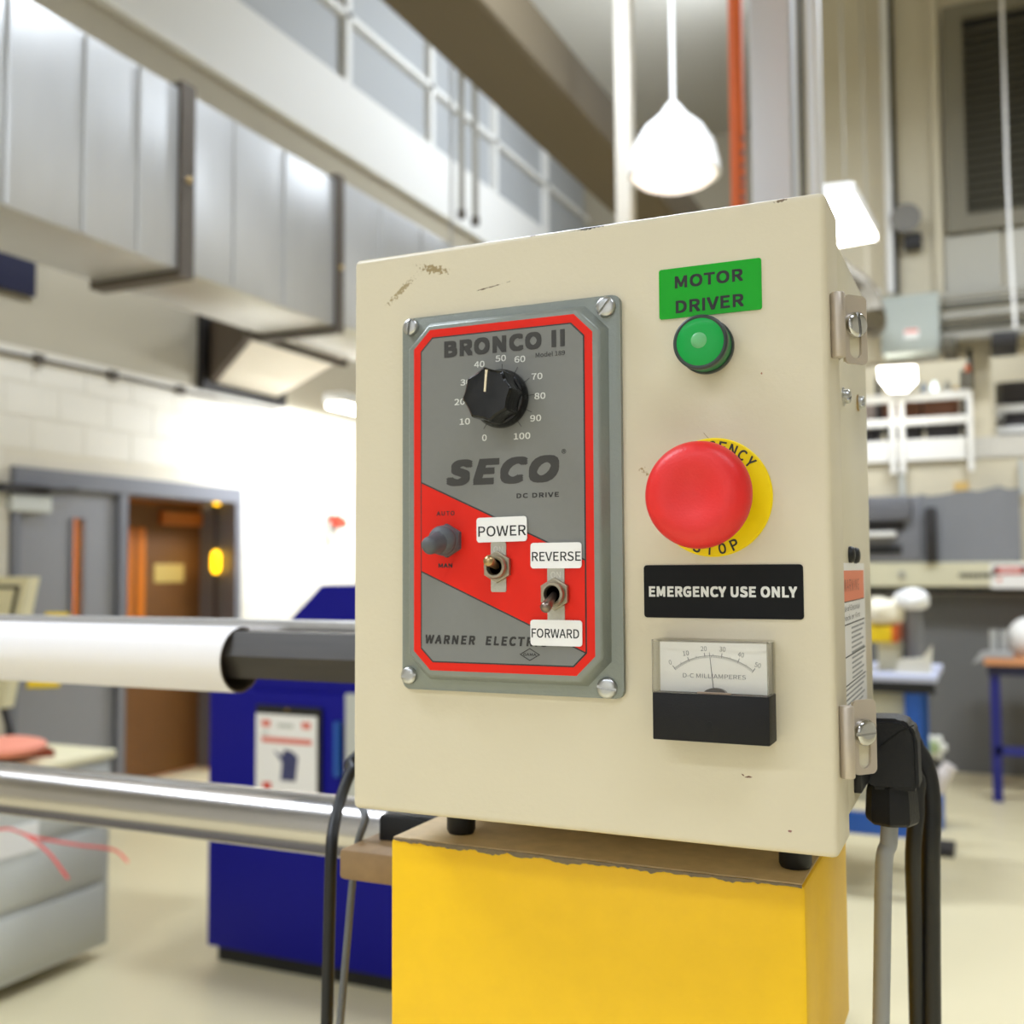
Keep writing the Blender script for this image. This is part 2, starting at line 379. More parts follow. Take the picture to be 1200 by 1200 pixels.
obj('transom_bar', B((-5.12, -4.0, 6.62), (-5.0, 14.1, 6.68)), WHITEM, win, 0)
# far wall and right back wall
o = obj('wall_far', B((-5.2, 14.0, 0), (-1.1, 14.2, CEIL_Z)), WALLU, None, 0); setp(o, kind='structure')
o = obj('wall_return', B((-1.3, 8.2, 0), (-1.1, 14.2, CEIL_Z)), WALLR, None, 0); setp(o, kind='structure')
BY = 8.0
bm = bmesh.new()
box(bm, (-1.3, BY, 1.3), (5, BY+0.2, 2.30)); box(bm, (-1.3, BY, 3.08), (5, BY+0.2, CEIL_Z))
box(bm, (0.18, BY, 2.30), (0.33, BY+0.2, 3.08)); box(bm, (-1.3, BY, 2.30), (-0.95, BY+0.2, 3.08)); box(bm, (1.5, BY, 2.30), (5, BY+0.2, 3.08))
wr = obj('wall_back', bm, WALLR, None, 0); setp(wr, kind='structure')
o = obj('wall_back_lower', B((-1.3, BY, 0), (5, BY+0.2, 1.3)), WALLG, None, 0); setp(o, kind='structure')
o = obj('wall_mezzanine', B((-1.3, 10.4, 2.2), (5, 10.5, 5.0)), WALLR, None, 0); setp(o, kind='structure')
o = obj('floor_mezzanine', B((-1.3, BY-0.02, 2.30), (5, 10.4, 2.455)), mat('dimmed_deck_edge', (205, 200, 188), 0.6), None, 0); setp(o, kind='structure')  # flood lamp's fall-off put into a greyer deck colour than the trim
o = obj('trim_2', B((-1.3, BY-0.06, 2.295), (0.15, BY-0.02, 2.46), 0.004, 1), WHITEM, None, 0); setp(o, kind='structure')
# pilaster strips on the back wall
o = obj('column', B((-0.42, BY-0.08, 3.05), (-0.34, BY, CEIL_Z)), WALLR, None, 0); setp(o, kind='structure')
o = obj('column', B((-0.02, BY-0.08, 3.05), (0.03, BY, CEIL_Z)), WALLR, None, 0); setp(o, kind='structure')
# dark roof beam
o = obj('ceiling_beam', B((-2.35, 2.5, 4.28), (-1.9, 14.0, 4.62), 0.02, 1), mat('brown_beam', (104, 92, 70), 0.7), None, 0); setp(o, kind='structure')

# doorway (double door) in the left wall
d1 = thing('door_1', (-5.0, 4.4, 0), None, None); d1['kind'] = 'structure'
bm = bmesh.new()
box(bm, (-5.14, DY0, 0), (-4.96, DY0+0.05, DZT-0.11)); box(bm, (-5.34, DY1-0.07, 0), (-4.96, DY1, DZT-0.11)); box(bm, (-5.34, DY0, DZT-0.11), (-4.96, DY1, DZT))
box(bm, (-5.14, 4.83, 0), (-4.97, 4.90, DZT-0.11))
obj('door_frame', bm, FRAMEG, d1, 0)
LY0, LY1 = 4.03, 4.83
SY0, SY1, SZ0, SZ1 = 4.47, 4.545, 1.05, 1.84
bm = bmesh.new()
box(bm, (-5.06, LY0, 0.01), (-5.01, SY0, DZT-0.11)); box(bm, (-5.06, SY1, 0.01), (-5.01, LY1, DZT-0.11))
box(bm, (-5.06, SY0, 0.01), (-5.01, SY1, SZ0)); box(bm, (-5.06, SY0, SZ1), (-5.01, SY1, DZT-0.11))
lf = obj('door_leaf', bm, DOORG, d1, 0)
obj('vision_pane', B((-5.045, SY0, SZ0), (-5.03, SY1, SZ1)), clear('door_glass', (0.95, 0.9, 0.8), 0.06), lf, 0)
bm = bmesh.new(); box(bm, (-5.008, SY1, SZ0), (-4.995, SY1+0.02, SZ1)); box(bm, (-5.008, SY0-0.02, SZ0), (-4.995, SY0, SZ1))
obj('pane_bead', bm, FRAMEG, lf, 0)
cl = obj('door_closer', B((-5.01, 3.95, 1.86), (-4.94, 4.24, 1.96), 0.008), LGREY, d1, 0)
bm = bmesh.new(); tube(bm, [(-4.95, 3.9, 2.0), (-4.90, 4.2, 2.0), (-4.96, 4.45, 2.02)], 0.012); box(bm, (-4.97, 3.85, 1.97), (-4.92, 4.2, 2.02))
obj('closer_arm', bm, DARKM, cl, 0)
# corridor seen through the right half
bm = bmesh.new()
box(bm, (-7.8, 3.0, 0), (-7.7, 9, 2.7)); box(bm, (-7.8, 2.9, 0), (-5.2, 3.0, 2.7)); box(bm, (-7.8, 9, 0), (-5.2, 9.1, 2.7)); box(bm, (-7.8, 2.9, 2.7), (-5.3, 9.1, 2.8))
o = obj('wall_corridor', bm, CORR, None, 0); setp(o, kind='structure')
XD = -5.30
d2 = thing('door_2', (XD, 5.5, 0), None, None); d2['kind'] = 'structure'
P2 = lambda px, py, x=XD: at(px, py, x=x)
obj('door_leaf', B((XD-0.045, 4.95, 0.01), (XD, DY1-0.08, DZT-0.14)), BROWN, d2, 0)
for a_, b2_ in ((150, 156), (160, 170)):
    obj('vision_strip', B((XD, P2(a_, 650).y, 1.0), (XD+0.006, P2(b2_, 650).y, P2(160, 618).z)), mat('slit_glow_orange', (190, 104, 20), 0.4), d2, 0)  # orange light in the door slits put into the strip colour
obj('header_board', B((XD-0.001, 4.93, P2(190, 592).z), (XD+0.03, P2(232, 592).y, P2(190, 578).z)), mat('orange_board', (150, 84, 20), 0.5), d2, 0)
cz2 = P2(208, 608).z
obj('door_closer', B((XD, P2(186, 608).y, cz2-0.05), (XD+0.05, P2(232, 608).y, cz2+0.05), 0.006), mat('amber_closer', (176, 100, 34), 0.4), d2, 0)
obj('closer_knuckle', lathe(bmesh.new(), [(0.018, 0), (0.018, 0.05)], (XD+0.06, P2(236, 590).y, P2(236, 597).z), 'z', 12), LGREY, d2)
n0, n1 = P2(180, 683), P2(215, 661)
o = obj('door_notice', B((XD, n0.y, n0.z), (XD+0.006, n1.y, n1.z), 0.002), mat('pale_notice', (190, 164, 92), 0.5), None, 0)
setp(o, 'small pale yellow notice on the brown door', 'sign')
XB = -5.10
sp = thing('jamb_glint_post', (XB, 5.87, 0), 'dark post with amber reflections shown as glows at the right door jamb', 'lamp')
pa = at(253, 658, x=XB)
obj('post', lathe(bmesh.new(), [(0.014, 0), (0.014, DZT-0.12)], (XB, pa.y, 0), 'z', 12), DARKM, sp)
def jamb_glint(py0, py1, r=0.036):
    z1, z0 = at(253, py0, x=XB).z, at(253, py1, x=XB).z
    h = z1-z0
    obj('amber_reflection', lathe(bmesh.new(), [(r*0.5, 0), (r, h*0.2), (r, h*0.8), (r*0.5, h)], (XB, pa.y, z0), 'z', 16), AMBER, sp)  # reflections at the jamb modelled as glowing amber bodies
jamb_glint(645, 672); jamb_glint(583, 592, 0.03); jamb_glint(892, 910, 0.022)

# ------------------------------------------------------------------ DUCT
dt = thing('ventilation_duct', (-3.25, 3.2, 2.86), 'large galvanised rectangular air duct hanging along the left wall', 'duct')
DX0, DX1, DZ0, DZ1 = -3.50, -3.0, 2.86, 3.70
def sect(y0, y1, z0=DZ0, z1=DZ1, x1=DX1):
    return obj('duct_section', B((DX0, y0, z0), (x1, y1, z1), 0.012, 2), DUCTM, dt)
s1 = sect(-0.6, 3.18); s2 = sect(3.24, 4.42); s3 = sect(4.48, 12.0, 2.88, 3.72)
def seam(s, y):
    obj('standing_seam', B((DX1-0.002, y-0.008, DZ0+0.01), (DX1+0.010, y+0.008, DZ1-0.01), 0.003, 1), DUCTM, s, 0)
for y in (1.55, 1.9, 2.25, 2.62, 2.92): seam(s1, y)
for y in (3.55, 3.95): seam(s2, y)
for y in (4.9, 5.4, 6.0): seam(s3, y)
def ring(y, w=0.03, e=0.03, m=DUCTD):
    bm = bmesh.new()
    box(bm, (DX0-e, y-w, DZ0-e), (DX1+e*0.6, y+w, DZ0+0.004)); box(bm, (DX0-e, y-w, DZ1), (DX1+e*0.6, y+w, DZ1+e))
    box(bm, (DX1, y-w, DZ0+0.004), (DX1+e*0.6, y+w, DZ1)); box(bm, (DX0-e, y-w, DZ0+0.004), (DX0, y+w, DZ1))
    return obj('duct_flange', bm, m, dt, 0)
ring(3.21, 0.045); ring(4.45, 0.035); ring(7.4, 0.03)
for y, zc in ((3.21, 3.28), (4.45, 3.2)):
    obj('bolt', lathe(bmesh.new(), [(0.014, 0), (0.014, 0.01), (0.006, 0.016)], (DX1+0.018, y, zc), 'x', 8), mat('brassy_bolt', (210, 180, 120), 0.3, metal=0.6), dt)
for y in (0.8, 5.8): # hanger straps
    obj('hanger_strap', B((DX1+0.002, y, DZ1-0.2), (DX1+0.006, y+0.03, CEIL_Z)), DUCTM, dt, 0)
# branch to the wall
br = thing('branch_duct', (-4.3, 5.4, 2.9), 'short angled sheet metal branch duct with black framed wall opening', 'duct')
q = [(-3.505, 4.42), (-3.505, 5.32), (-4.99, 6.50), (-4.99, 5.78)]
obj('duct_run', prism(bmesh.new(), q, 2.90, 3.34, 'z'), mat('cream_sheet', (214, 206, 190), 0.45, metal=0.3), br, 0)
bm = bmesh.new()
box(bm, (-4.99, 5.58, 2.91), (-4.93, 5.74, 3.36)); box(bm, (-4.99, 5.58, 2.84), (-4.93, 6.58, 2.91)); box(bm, (-4.99, 5.58, 3.36), (-4.93, 6.58, 3.42)); box(bm, (-4.99, 6.50, 2.91), (-4.93, 6.58, 3.36))
obj('wall_collar', bm, DARKM, br, 0)
obj('shaded_side', prism(bmesh.new(), [(-3.505, 4.37), (-3.505, 4.42), (-4.99, 5.775), (-4.99, 5.70)], 2.905, 3.35, 'z'), mat('branch_shadow_paint', (78, 64, 50), 0.8), br, 0)  # dark sheet puts the shade on the branch's side into colour
obj('flange_rail', B((-3.58, 4.35, 2.84), (-3.535, 5.36, 2.88)), DUCTD, br, 0)
# wall cable
bm = tube(bmesh.new(), [(-4.975, y, 2.80+0.004*math.sin(y*3)) for y in [2.5+i*0.25 for i in range(17)]], 0.011, 8)
cw_ = obj('wall_conduit', bm, DUCTD); setp(cw_, 'thin dark conduit running along the top of the block wall', 'conduit')
for y in (4.15, 4.75, 5.4): obj('conduit_clip', B((-4.99, y-0.03, 2.77), (-4.955, y+0.03, 2.83)), DUCTD, cw_, 0)
# navy panel high on wall
pl = obj('wall_screen', B((-4.99, 3.2, 3.17), (-4.95, 4.10, 3.42), 0.004, 1), NAVY); setp(pl, 'dark navy rectangular panel high on the left wall', 'panel')
# fire alarm
fa = thing('alarm_horn', (-4.97, 7.3, 1.75), 'small red alarm fixture on the bright white block wall', 'alarm')
obj('backplate', prism(bmesh.new(), rrect(7.23, 1.75, 7.30, 1.95, 0.02), -4.985, -4.94, 'x'), mat('alarm_grey', (176, 176, 168), 0.5), fa)
bm = prism(bmesh.new(), [(7.22, 1.98), (7.24, 1.90), (7.40, 1.87), (7.42, 1.93), (7.30, 1.99)], -4.97, -4.88, 'x')
obj('horn', bm, REDS, fa, 0)

# ------------------------------------------------------------------ lamps that are in view
def fixture(name, label, hull, glow, mh, mg, group=None):
    t = thing(name, (Vector(hull[0])+Vector(hull[1]))/2, label, 'lamp', group)
    obj('housing', B(*hull, 0.01, 1), mh, t, 0); obj('diffuser', B(*glow, 0.01, 1), mg, t, 0); return t
fixture('wall_lamp', 'long bright fluorescent light hanging by the white block wall', ((-4.48, 6.45, 2.82), (-4.30, 8.6, 2.90)), ((-4.46, 6.46, 2.78), (-4.32, 8.59, 2.82)), WHITEM, LAMPH)
def lampquad(px, z, label, m, name='ceiling_lamp'):
    ps = [at(a, b, z=z) for a, b in px]
    t = thing(name, sum(ps, Vector())/4, label, 'lamp')
    pts = [(p.x, p.y) for p in ps]
    obj('diffuser', prism(bmesh.new(), pts, z, z+0.03, 'z'), m, t, 0)
    c = t.location; big_ = [(c.x+(x-c.x)*1.04, c.y+(y-c.y)*1.04) for x, y in pts]
    obj('housing', prism(bmesh.new(), big_, z+0.03, z+0.10, 'z'), WHITEM, t, 0)
    obj('hanger_rod', lathe(bmesh.new(), [(0.004, 0), (0.004, CEIL_Z-z-0.1)], (c.x, c.y, z+0.1), 'z', 8), PIPEG, t)
lampquad([(960, 238), (1000, 234), (1027, 281), (975, 290)], 3.6, 'bright ceiling light behind the top right corner of the beige box', LAMP)
lampquad([(1000, 359), (1031, 359), (1036, 388), (1003, 392)], 3.1, 'small bright ceiling light just left of the grey electrical box', LAMP)
t = thing('flood_lamp', (-0.28, 7.7, 2.86), 'blazing white flood light above the mezzanine railing', 'lamp')
pc = [at(a, b, y=7.75) for a, b in ((1030, 432), (1073, 430), (1074, 447), (1062, 459), (1042, 459), (1031, 446))]
obj('diffuser', prism(bmesh.new(), [(p.x, p.z) for p in pc], 7.70, 7.76, 'y'), LAMPH, t, 0)
obj('housing', prism(bmesh.new(), [(p.x, p.z+0.01) for p in pc], 7.76, 7.92, 'y'), WHITEM, t, 0)
# pendant dome
pd = at(790, 222, y=5.0)
t = thing('pendant_lamp', (pd.x, 5.0, pd.z), 'white domed pendant lamp above the middle of the beige box', 'lamp')
obj('shade', lathe(bmesh.new(), [(0.25, 0), (0.245, 0.06), (0.22, 0.16), (0.16, 0.26), (0.08, 0.33), (0.03, 0.40)], (pd.x, 5.0, pd.z+0.075), 'z', 40), WPIPE, t)
obj('diffuser', lathe(bmesh.new(), [(0.05, 0), (0.12, 0.012), (0.19, 0.04), (0.235, 0.085)], (pd.x, 5.0, pd.z), 'z', 40), mat('pendant_glow', (255, 246, 236), 0.4, emit=((255, 240, 228), 0.8)), t)
obj('hanger_rod', lathe(bmesh.new(), [(0.012, 0), (0.012, CEIL_Z-pd.z-0.46)], (pd.x, 5.0, pd.z+0.46), 'z', 8), WPIPE, t)

# overhead pipes and posts
def vpipe(name, px, wpx, y, zb_px, m, label, cat, square=False, grp=None):
    a = at(px, min(zb_px, 400), y=y); w = wpx*((a-CAM).dot(fw))/FPX/2/0.91
    if zb_px >= 600: a.z = 0.0
    if square: bm = B((a.x-w, y-w, a.z), (a.x+w, y+w, CEIL_Z-0.01), 0.004, 1)
    else: bm = lathe(bmesh.new(), [(w, 0), (w, CEIL_Z-0.01-a.z)], (a.x, y, a.z), 'z', 16)
    o = obj(name, bm, m); setp(o, label, cat, grp); return o
vpipe('hanging_pipe', 541, 7, 6.0, 255, PIPEG, 'left one of two short white pipes hanging over the box corner', 'pipe')
vpipe('hanging_pipe', 557, 7, 6.0, 263, PIPEG, 'right one of two short white pipes hanging over the box corner', 'pipe')
for px_, zp_, nm_ in ((541, 255, 'hanging_pipe'), (557, 263, 'hanging_pipe.001')):
    a = at(px_, zp_, y=6.0); obj('end_cap', lathe(bmesh.new(), [(0.030, -0.004), (0.030, 0.05)], (a.x, 6.0, a.z), 'z', 16), DUCTD, bpy.data.objects[nm_])
vpipe('white_post', 735, 17, 5.2, 600, mat('post_cream', (196, 188, 172), 0.5), 'cream white steel post rising behind the middle of the box', 'post', True)
vpipe('orange_hose', 867, 16, 2.6, 330, ORANGE, 'orange hose with dark markings hanging behind the box', 'hose')
hz = bpy.data.objects['orange_hose']
for q_, py in enumerate((160, 176, 192, 206, 216, 228, 240)):
    a = at(868, py, y=2.56); obj('printed_mark', B((a.x-0.004, 2.5775, a.z-0.004-0.003*(q_ % 2)), (a.x+0.006, 2.5835, a.z+0.006)), mat('mark_grey', (110, 90, 90), 0.5), hz, 0)
vpipe('square_duct', 912, 42, 3.2, 600, mat('pale_steel', (210, 210, 212), 0.35, metal=0.3), 'wide pale grey square duct standing behind the box top', 'duct', True)
vpipe('vertical_pipe', 961, 15, 3.2, 600, mat('pale_pipe', (228, 228, 230), 0.35), 'white vertical pipe behind the top right box corner', 'pipe')
vpipe('dark_conduit', 945, 5, 3.3, 600, DARKM, 'thin dark conduit between square duct and white pipe', 'conduit')
vpipe('white_conduit', 1044, 8, 7.85, 344, WPIPE, 'white conduit dropping into the grey electrical box', 'conduit')
vpipe('black_conduit', 1050, 7, 7.92, 344, DARKM, 'black conduit beside the white one above the electrical box', 'conduit')
o = obj('hanging_wire', tube(bmesh.new(), [(at(1178, 120, y=7.2).x, 7.2, CEIL_Z), at(1180, 198, y=7.2), at(1184, 290, y=7.2), at(1190, 385, y=7.2)], 0.011, 8), WPIPE); setp(o, 'thin white wire hanging in front of the louvre', 'wire')
# bent dark pipe at left of the electrical box
o = obj('curved_duct', tube(bmesh.new(), curve_pts([at(940, 290, y=5.0), at(985, 322, y=5.05), at(1012, 345, y=5.1), at(1022, 380, y=5.15), at(1016, 372, y=7.98)]), 0.07, 14), mat('duct_brown', (120, 112, 96), 0.5, metal=0.3)); setp(o, 'curved dark duct behind the upper hinge', 'duct')
# wall fixture
t = thing('wall_horn', (-0.22, 7.9, 4.0), 'small dark loudspeaker fixture on beige wall above the electrical box', 'loudspeaker')
h = at(1062, 258, y=7.85)
obj('horn', lathe(bmesh.new(), [(0.05, 0), (0.08, 0.08), (0.11, 0.16)], (h.x, 7.95, h.z), '-y', 20), mat('horn_grey', (120, 116, 108), 0.5), t)
obj('bracket', B((h.x-0.02, 7.86, h.z-0.2), (h.x+0.10, 7.99, h.z-0.1)), DARKM, t, 0)
# louvre
lx0, lx1 = at(1108, 198, y=7.9).x, 1.4; lz0 = 3.98
lv = thing('louvre_grille', (0.6, 7.95, lz0), 'big dark grey louvre grille high on the right wall', 'grille')
bm = bmesh.new(); box(bm, (lx0, 7.90, lz0), (lx1, 7.99, lz0+0.12)); box(bm, (lx0, 7.90, lz0+0.12), (lx0+0.14, 7.99, 5.6)); box(bm, (lx0, 7.90, 5.6), (lx1, 7.99, 5.7))
obj('frame', bm, mat('louvre_frame', (124, 118, 100), 0.6), lv, 0)
obj('backing', B((lx0, 7.97, lz0), (lx1, 7.995, 5.6)), DARKM, lv, 0)
sl = None
for k in range(22):
    z = lz0+0.14+k*0.065
    if sl is None: sl = obj('slat', prism(bmesh.new(), [(7.97, z+0.05), (7.965, z+0.055), (7.92, z), (7.925, z-0.005)], lx0+0.14, lx1, 'x'), LOUV, lv, 0); z00 = z
    else:
        o = sl.copy(); COL.objects.link(o); o.location = (0, 0, z-z00)
# grey wall panels below
gp = thing('wall_panel', (0.7, 7.97, 3.45), 'flat light grey panel below the dark louvre', 'panel')
obj('panel_sheet', B((0.04, 7.96, 3.46), (0.42, 7.995, 3.97)), mat('panel_grey', (184, 180, 166), 0.6), gp, 0)
obj('panel_sheet', B((0.45, 7.96, 3.46), (1.4, 7.995, 3.97)), mat('panel_grey2', (190, 186, 172), 0.6), gp, 0)
# electrical box
eb = thing('electrical_box', (-0.2, 7.6, 3.05), 'grey electrical box with a small red and white sticker', 'electrical box')
obj('body', B((-0.39, 7.62, 3.06), (0.0, 7.98, 3.47), 0.006, 1), GBOX, eb)
obj('lid', B((-0.395, 7.60, 3.055), (0.005, 7.622, 3.475), 0.004, 1), GBOX, eb)
c = at(1068, 391, y=7.6)
obj('sticker', B((c.x-0.05, 7.597, c.z-0.035), (c.x+0.05, 7.601, c.z+0.035)), WHITEM, eb, 0)
obj('sticker_header', B((c.x-0.045, 7.595, c.z+0.008), (c.x+0.045, 7.598, c.z+0.03)), SOFTRED, eb, 0)
# conduit rack
for i, (py, r, m) in enumerate(((349, 0.030, PIPEG), (361, 0.026, LOUV), (373, 0.036, PIPEG), (385, 0.028, LOUV), (397, 0.038, PIPEG))):
    z = at(1150, py, y=7.7).z
    o = obj('conduit', lathe(bmesh.new(), [(r, 0), (r, 1.5)], (0.01, 7.7, z+0.03), 'x', 12), m)
    setp(o, ('topmost', 'second', 'third', 'fourth', 'lowest')[i]+(' and thickest' if i == 4 else '')+' of the horizontal conduits right of the electrical box', 'conduit', 'conduits right of the electrical box')
c = at(1176, 398, y=7.55)
o = obj('junction_box', B((c.x-0.08, 7.5, c.z-0.04), (c.x+0.09, 7.99, c.z+0.05), 0.01), DARKM); setp(o, 'black junction box under the horizontal conduits', 'box')
c = at(1112, 402, y=7.55)
o = obj('junction_box', B((c.x-0.05, 7.5, c.z-0.04), (c.x+0.05, 7.99, c.z+0.04), 0.01), LOUV); setp(o, 'small dark grey box at the right edge of the electrical box', 'box')
# mezzanine railing
rl = thing('railing', (-0.3, 7.96, 2.47), 'white mezzanine railing with two rails and posts', 'railing')
def bar(name, x0, x1, z0, z1, y0=7.93, y1=7.97, m=WHITEM, par=None): return obj(name, B((x0, y0, z0), (x1, y1, z1), 0.004, 1), m, par or rl, 0)
bar('rail', -0.95, 0.18, at(1080, 470, y=7.95).z, at(1080, 460, y=7.95).z)
bar('rail', -0.95, 0.18, at(1080, 498, y=7.95).z, at(1080, 489, y=7.95).z)
for px in (1046, 1057, 1137):
    a = at(px, 500, y=7.91); bar('post', a.x-0.020, a.x+0.020, 2.2, at(px, 456, y=7.91).z, 7.89, 7.93)
# shelves inside mezzanine
sh = thing('storage_rack', (-0.3, 9.0, 2.47), 'storage rack filled with dark goods behind the white railing', 'rack')
for z in (2.48, 2.63): obj('shelf', B((-1.2, 8.22, z-0.02), (0.16, 8.75, z)), DARKM, sh, 0)
for x in (-1.2, -0.5, 0.12): obj('upright', B((x, 8.22, 2.47), (x+0.04, 8.26, 3.0)), DARKM, sh, 0)
bx = [(-1.15, 0.30, 'dark grey crate at the left of the lower shelf', DKSTK), (-0.80, 0.28, 'dark carton second from the left on the lower shelf', DKSTK), (-0.44, 0.26, 'black carton in the middle of the lower shelf', DKSTK), (-0.14, 0.24, 'black carton at the right of the lower shelf', DKSTK)]
for x, w, l, m in bx:
    o = obj('storage_crate', B((x, 8.28, 2.48), (x+w, 8.7, 2.60), 0.008), m); setp(o, l, 'crate', 'crates on the lower mezzanine shelf')
for x, w, l, m in [(-1.15, 0.36, 'grey carton at the left of the upper shelf', DKSTK), (-0.74, 0.26, 'pale carton left of the brown ones', mat('pale_carton', (176, 160, 150), 0.7)), (-0.46, 0.28, 'brown carton left on the upper shelf', BOXBR), (-0.16, 0.26, 'brown carton right on the upper shelf', BOXBR)]:
    o = obj('storage_carton', B((x, 8.28, 2.63), (x+w, 8.7, 2.85), 0.008), m); setp(o, l, 'carton', 'cartons on the upper mezzanine shelf')
for px, py, m, l in ((1082, 449, mat('pale_blue', (190, 210, 240), 0.3), 'pale blue bottle on the mezzanine rail'), (1095, 447, mat('bottle_glint', (235, 250, 255), 0.3, emit=((225, 245, 255), 1.2)), 'white bottle with a painted glint on the mezzanine rail'), (1110, 446, LGREY, 'grey bottle on the mezzanine rail'), (1120, 447, mat('mustard', (222, 182, 50), 0.5), 'small yellow bottle on the mezzanine rail')):  # the white bottle emits in place of a bright highlight
    a = at(px, 458, y=8.3); hh = 0.11 if px != 1120 else 0.06
    zt = 2.85
    o = obj('bottle', lathe(bmesh.new(), [(0.026, 0), (0.026, hh*0.65), (0.012, hh*0.8), (0.012, hh)], (at(px, 458, y=8.40).x, 8.40, zt), 'z', 14), m); setp(o, l.replace('mezzanine rail', 'storage cartons'), 'bottle', 'bottles on the mezzanine shelf')
c = at(1136, 432, y=7.85)
t = thing('tool_holder', (c.x, 7.9, c.z-0.1), 'black tool with orange tip mounted above the railing post', 'tool')
obj('body', B((c.x-0.012, 7.86, at(1136, 455, y=7.85).z), (c.x+0.022, 7.95, at(1136, 408, y=7.85).z), 0.005), BLKR, t)
obj('tip', B((c.x-0.03, 7.84, c.z-0.02), (c.x+0.005, 7.87, c.z+0.03), 0.005), ORANGE, t)
# rack in right opening
sr = thing('parts_shelf', (0.8, 8.5, 2.47), 'dark shelf unit with white shelf edges in the right opening', 'shelf')
for py in (478, 503):
    z = at(1180, py, y=8.4).z; obj('shelf', B((0.36, 8.36, z-0.035), (1.45, 8.9, z+0.02), 0.003, 1), WHITEM, sr, 0)
obj('backing', B((0.36, 8.9, 2.47), (1.45, 8.95, 2.99)), LOUV, sr, 0)
for i, x in enumerate((0.40, 0.62, 0.84)):
    o = obj('parts_bin', B((x, 8.42, 2.76), (x+0.18, 8.85, 2.92), 0.006), DKSTK); setp(o, ('first', 'second', 'third')[i]+' dark bin from the left on the right hand shelf unit', 'bin', 'bins on the right shelf unit')
    o = obj('parts_bin', B((x+0.02, 8.45, 2.595), (x+0.18, 8.85, 2.71), 0.006), DKSTK); setp(o, ('first', 'second', 'third')[i]+' low dark bin from the left beneath the upper bins', 'bin', 'bins on the right shelf unit')
# beige beam with danger sign
bb = thing('equipment_rail', (0, 7.8, 1.34), 'long beige equipment beam with vent slot below the grey covers', 'beam')
z0, z1 = 1.36, 1.535
obj('channel', B((-0.95, 7.72, z0), (1.6, 7.98, z1), 0.006, 1), BEIGEB, bb)
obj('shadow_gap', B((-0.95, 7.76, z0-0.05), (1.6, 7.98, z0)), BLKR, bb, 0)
a, b_ = at(1124, 674, y=7.72), at(1165, 670, y=7.72)
sv = obj('vent_slot', B((a.x, 7.712, a.z-0.014), (b_.x, 7.724, a.z+0.014)), BLKR, bb, 0)
for k in range(8): obj('vent_fin', B((a.x+0.012+k*0.031, 7.709, a.z-0.014), (a.x+0.018+k*0.031, 7.713, a.z+0.014)), BEIGEB, sv, 0)
c = at(1057, 674, y=7.72); obj('switch', B((c.x-0.02, 7.70, c.z-0.025), (c.x+0.02, 7.722, c.z+0.03), 0.004), PIPEG, bb)
c = at(1183.5, 675, y=7.715); w, h = 0.125, 0.088
ds = thing('danger_sign', (c.x, 7.715, c.z-h), 'white danger sign with red header on the beige beam', 'sign')
obj('plate', B((c.x-w, 7.712, c.z-h), (c.x+w, 7.72, c.z+h), 0.003, 1), WHITEM, ds, 0)
obj('header', prism(bmesh.new(), rrect(c.x-w*0.85, c.z+h*0.10, c.x+w*0.85, c.z+h*0.78, 0.01), 7.712, 7.709, 'y'), BLKR, ds, 0)
obj('oval', prism(bmesh.new(), rrect(c.x-w*0.70, c.z+h*0.16, c.x+w*0.70, c.z+h*0.72, 0.024), 7.709, 7.707, 'y'), REDS, ds, 0)
text('lettering', 'DANGER', (c.x-w*0.55, c.z+h*0.26, c.x+w*0.55, c.z+h*0.62), 7.7065, WHITEM, ds, bold=0.02)
obj('symbol', lathe(bmesh.new(), [(0.014, 0), (0.014, 0.002)], (c.x-w*0.55, 7.712, c.z-h*0.3), '-y', 16), ORANGE, ds)
# grey covered equipment
def cover(name, x0, x1, z0, tops, y0, y1, m, label, cat):
    bm = bmesh.new(); n = len(tops); v = {}
    for j, y in enumerate((y0, y1)):
        for i in range(n):
            x = x0+(x1-x0)*i/(n-1); v[i, j, 0] = bm.verts.new((x, y+0.012*math.sin(i*2.1), z0)); v[i, j, 1] = bm.verts.new((x, y+0.01*math.sin(i*1.3), tops[i]))
    for i in range(n-1):
        bm.faces.new((v[i, 0, 0], v[i+1, 0, 0], v[i+1, 0, 1], v[i, 0, 1])); bm.faces.new((v[i, 1, 0], v[i+1, 1, 0], v[i+1, 1, 1], v[i, 1, 1]))
        bm.faces.new((v[i, 0, 1], v[i+1, 0, 1], v[i+1, 1, 1], v[i, 1, 1])); bm.faces.new((v[i, 0, 0], v[i+1, 0, 0], v[i+1, 1, 0], v[i, 1, 0]))
    for i in (0, n-1): bm.faces.new((v[i, 0, 0], v[i, 0, 1], v[i, 1, 1], v[i, 1, 0]))
    o = obj(name, bm, m, None, 50); return setp(o, label, cat)
a = at(1076, 575, y=7.7); b_ = at(1195, 575, y=7.7)
cover('equipment_cover', a.x, b_.x, 1.535, [at(1076+i*119/10, 578-[0, -3, -2, 0, 3, 4, 3, 6, 9, 5, 7][i], y=7.7).z for i in range(11)], 7.74, 7.95, CLOTH, 'grey draped cover standing on the beige beam', 'cover')
mc = thing('bench_machine', (-0.4, 7.7, 1.535), 'dark grey bench machine with a white tray left of the grey cover', 'machine')
a, b_ = at(1000, 590, y=7.6), at(1078, 588, y=7.6)
obj('body', B((a.x, 7.72, 1.54), (b_.x, 7.95, 2.02), 0.02), mat('machine_grey', (120, 120, 124), 0.5), mc)
obj('hood', B((a.x, 7.62, 1.84), (b_.x-0.06, 7.75, 2.02), 0.03), mat('machine_grey_2', (104, 104, 108), 0.5), mc)
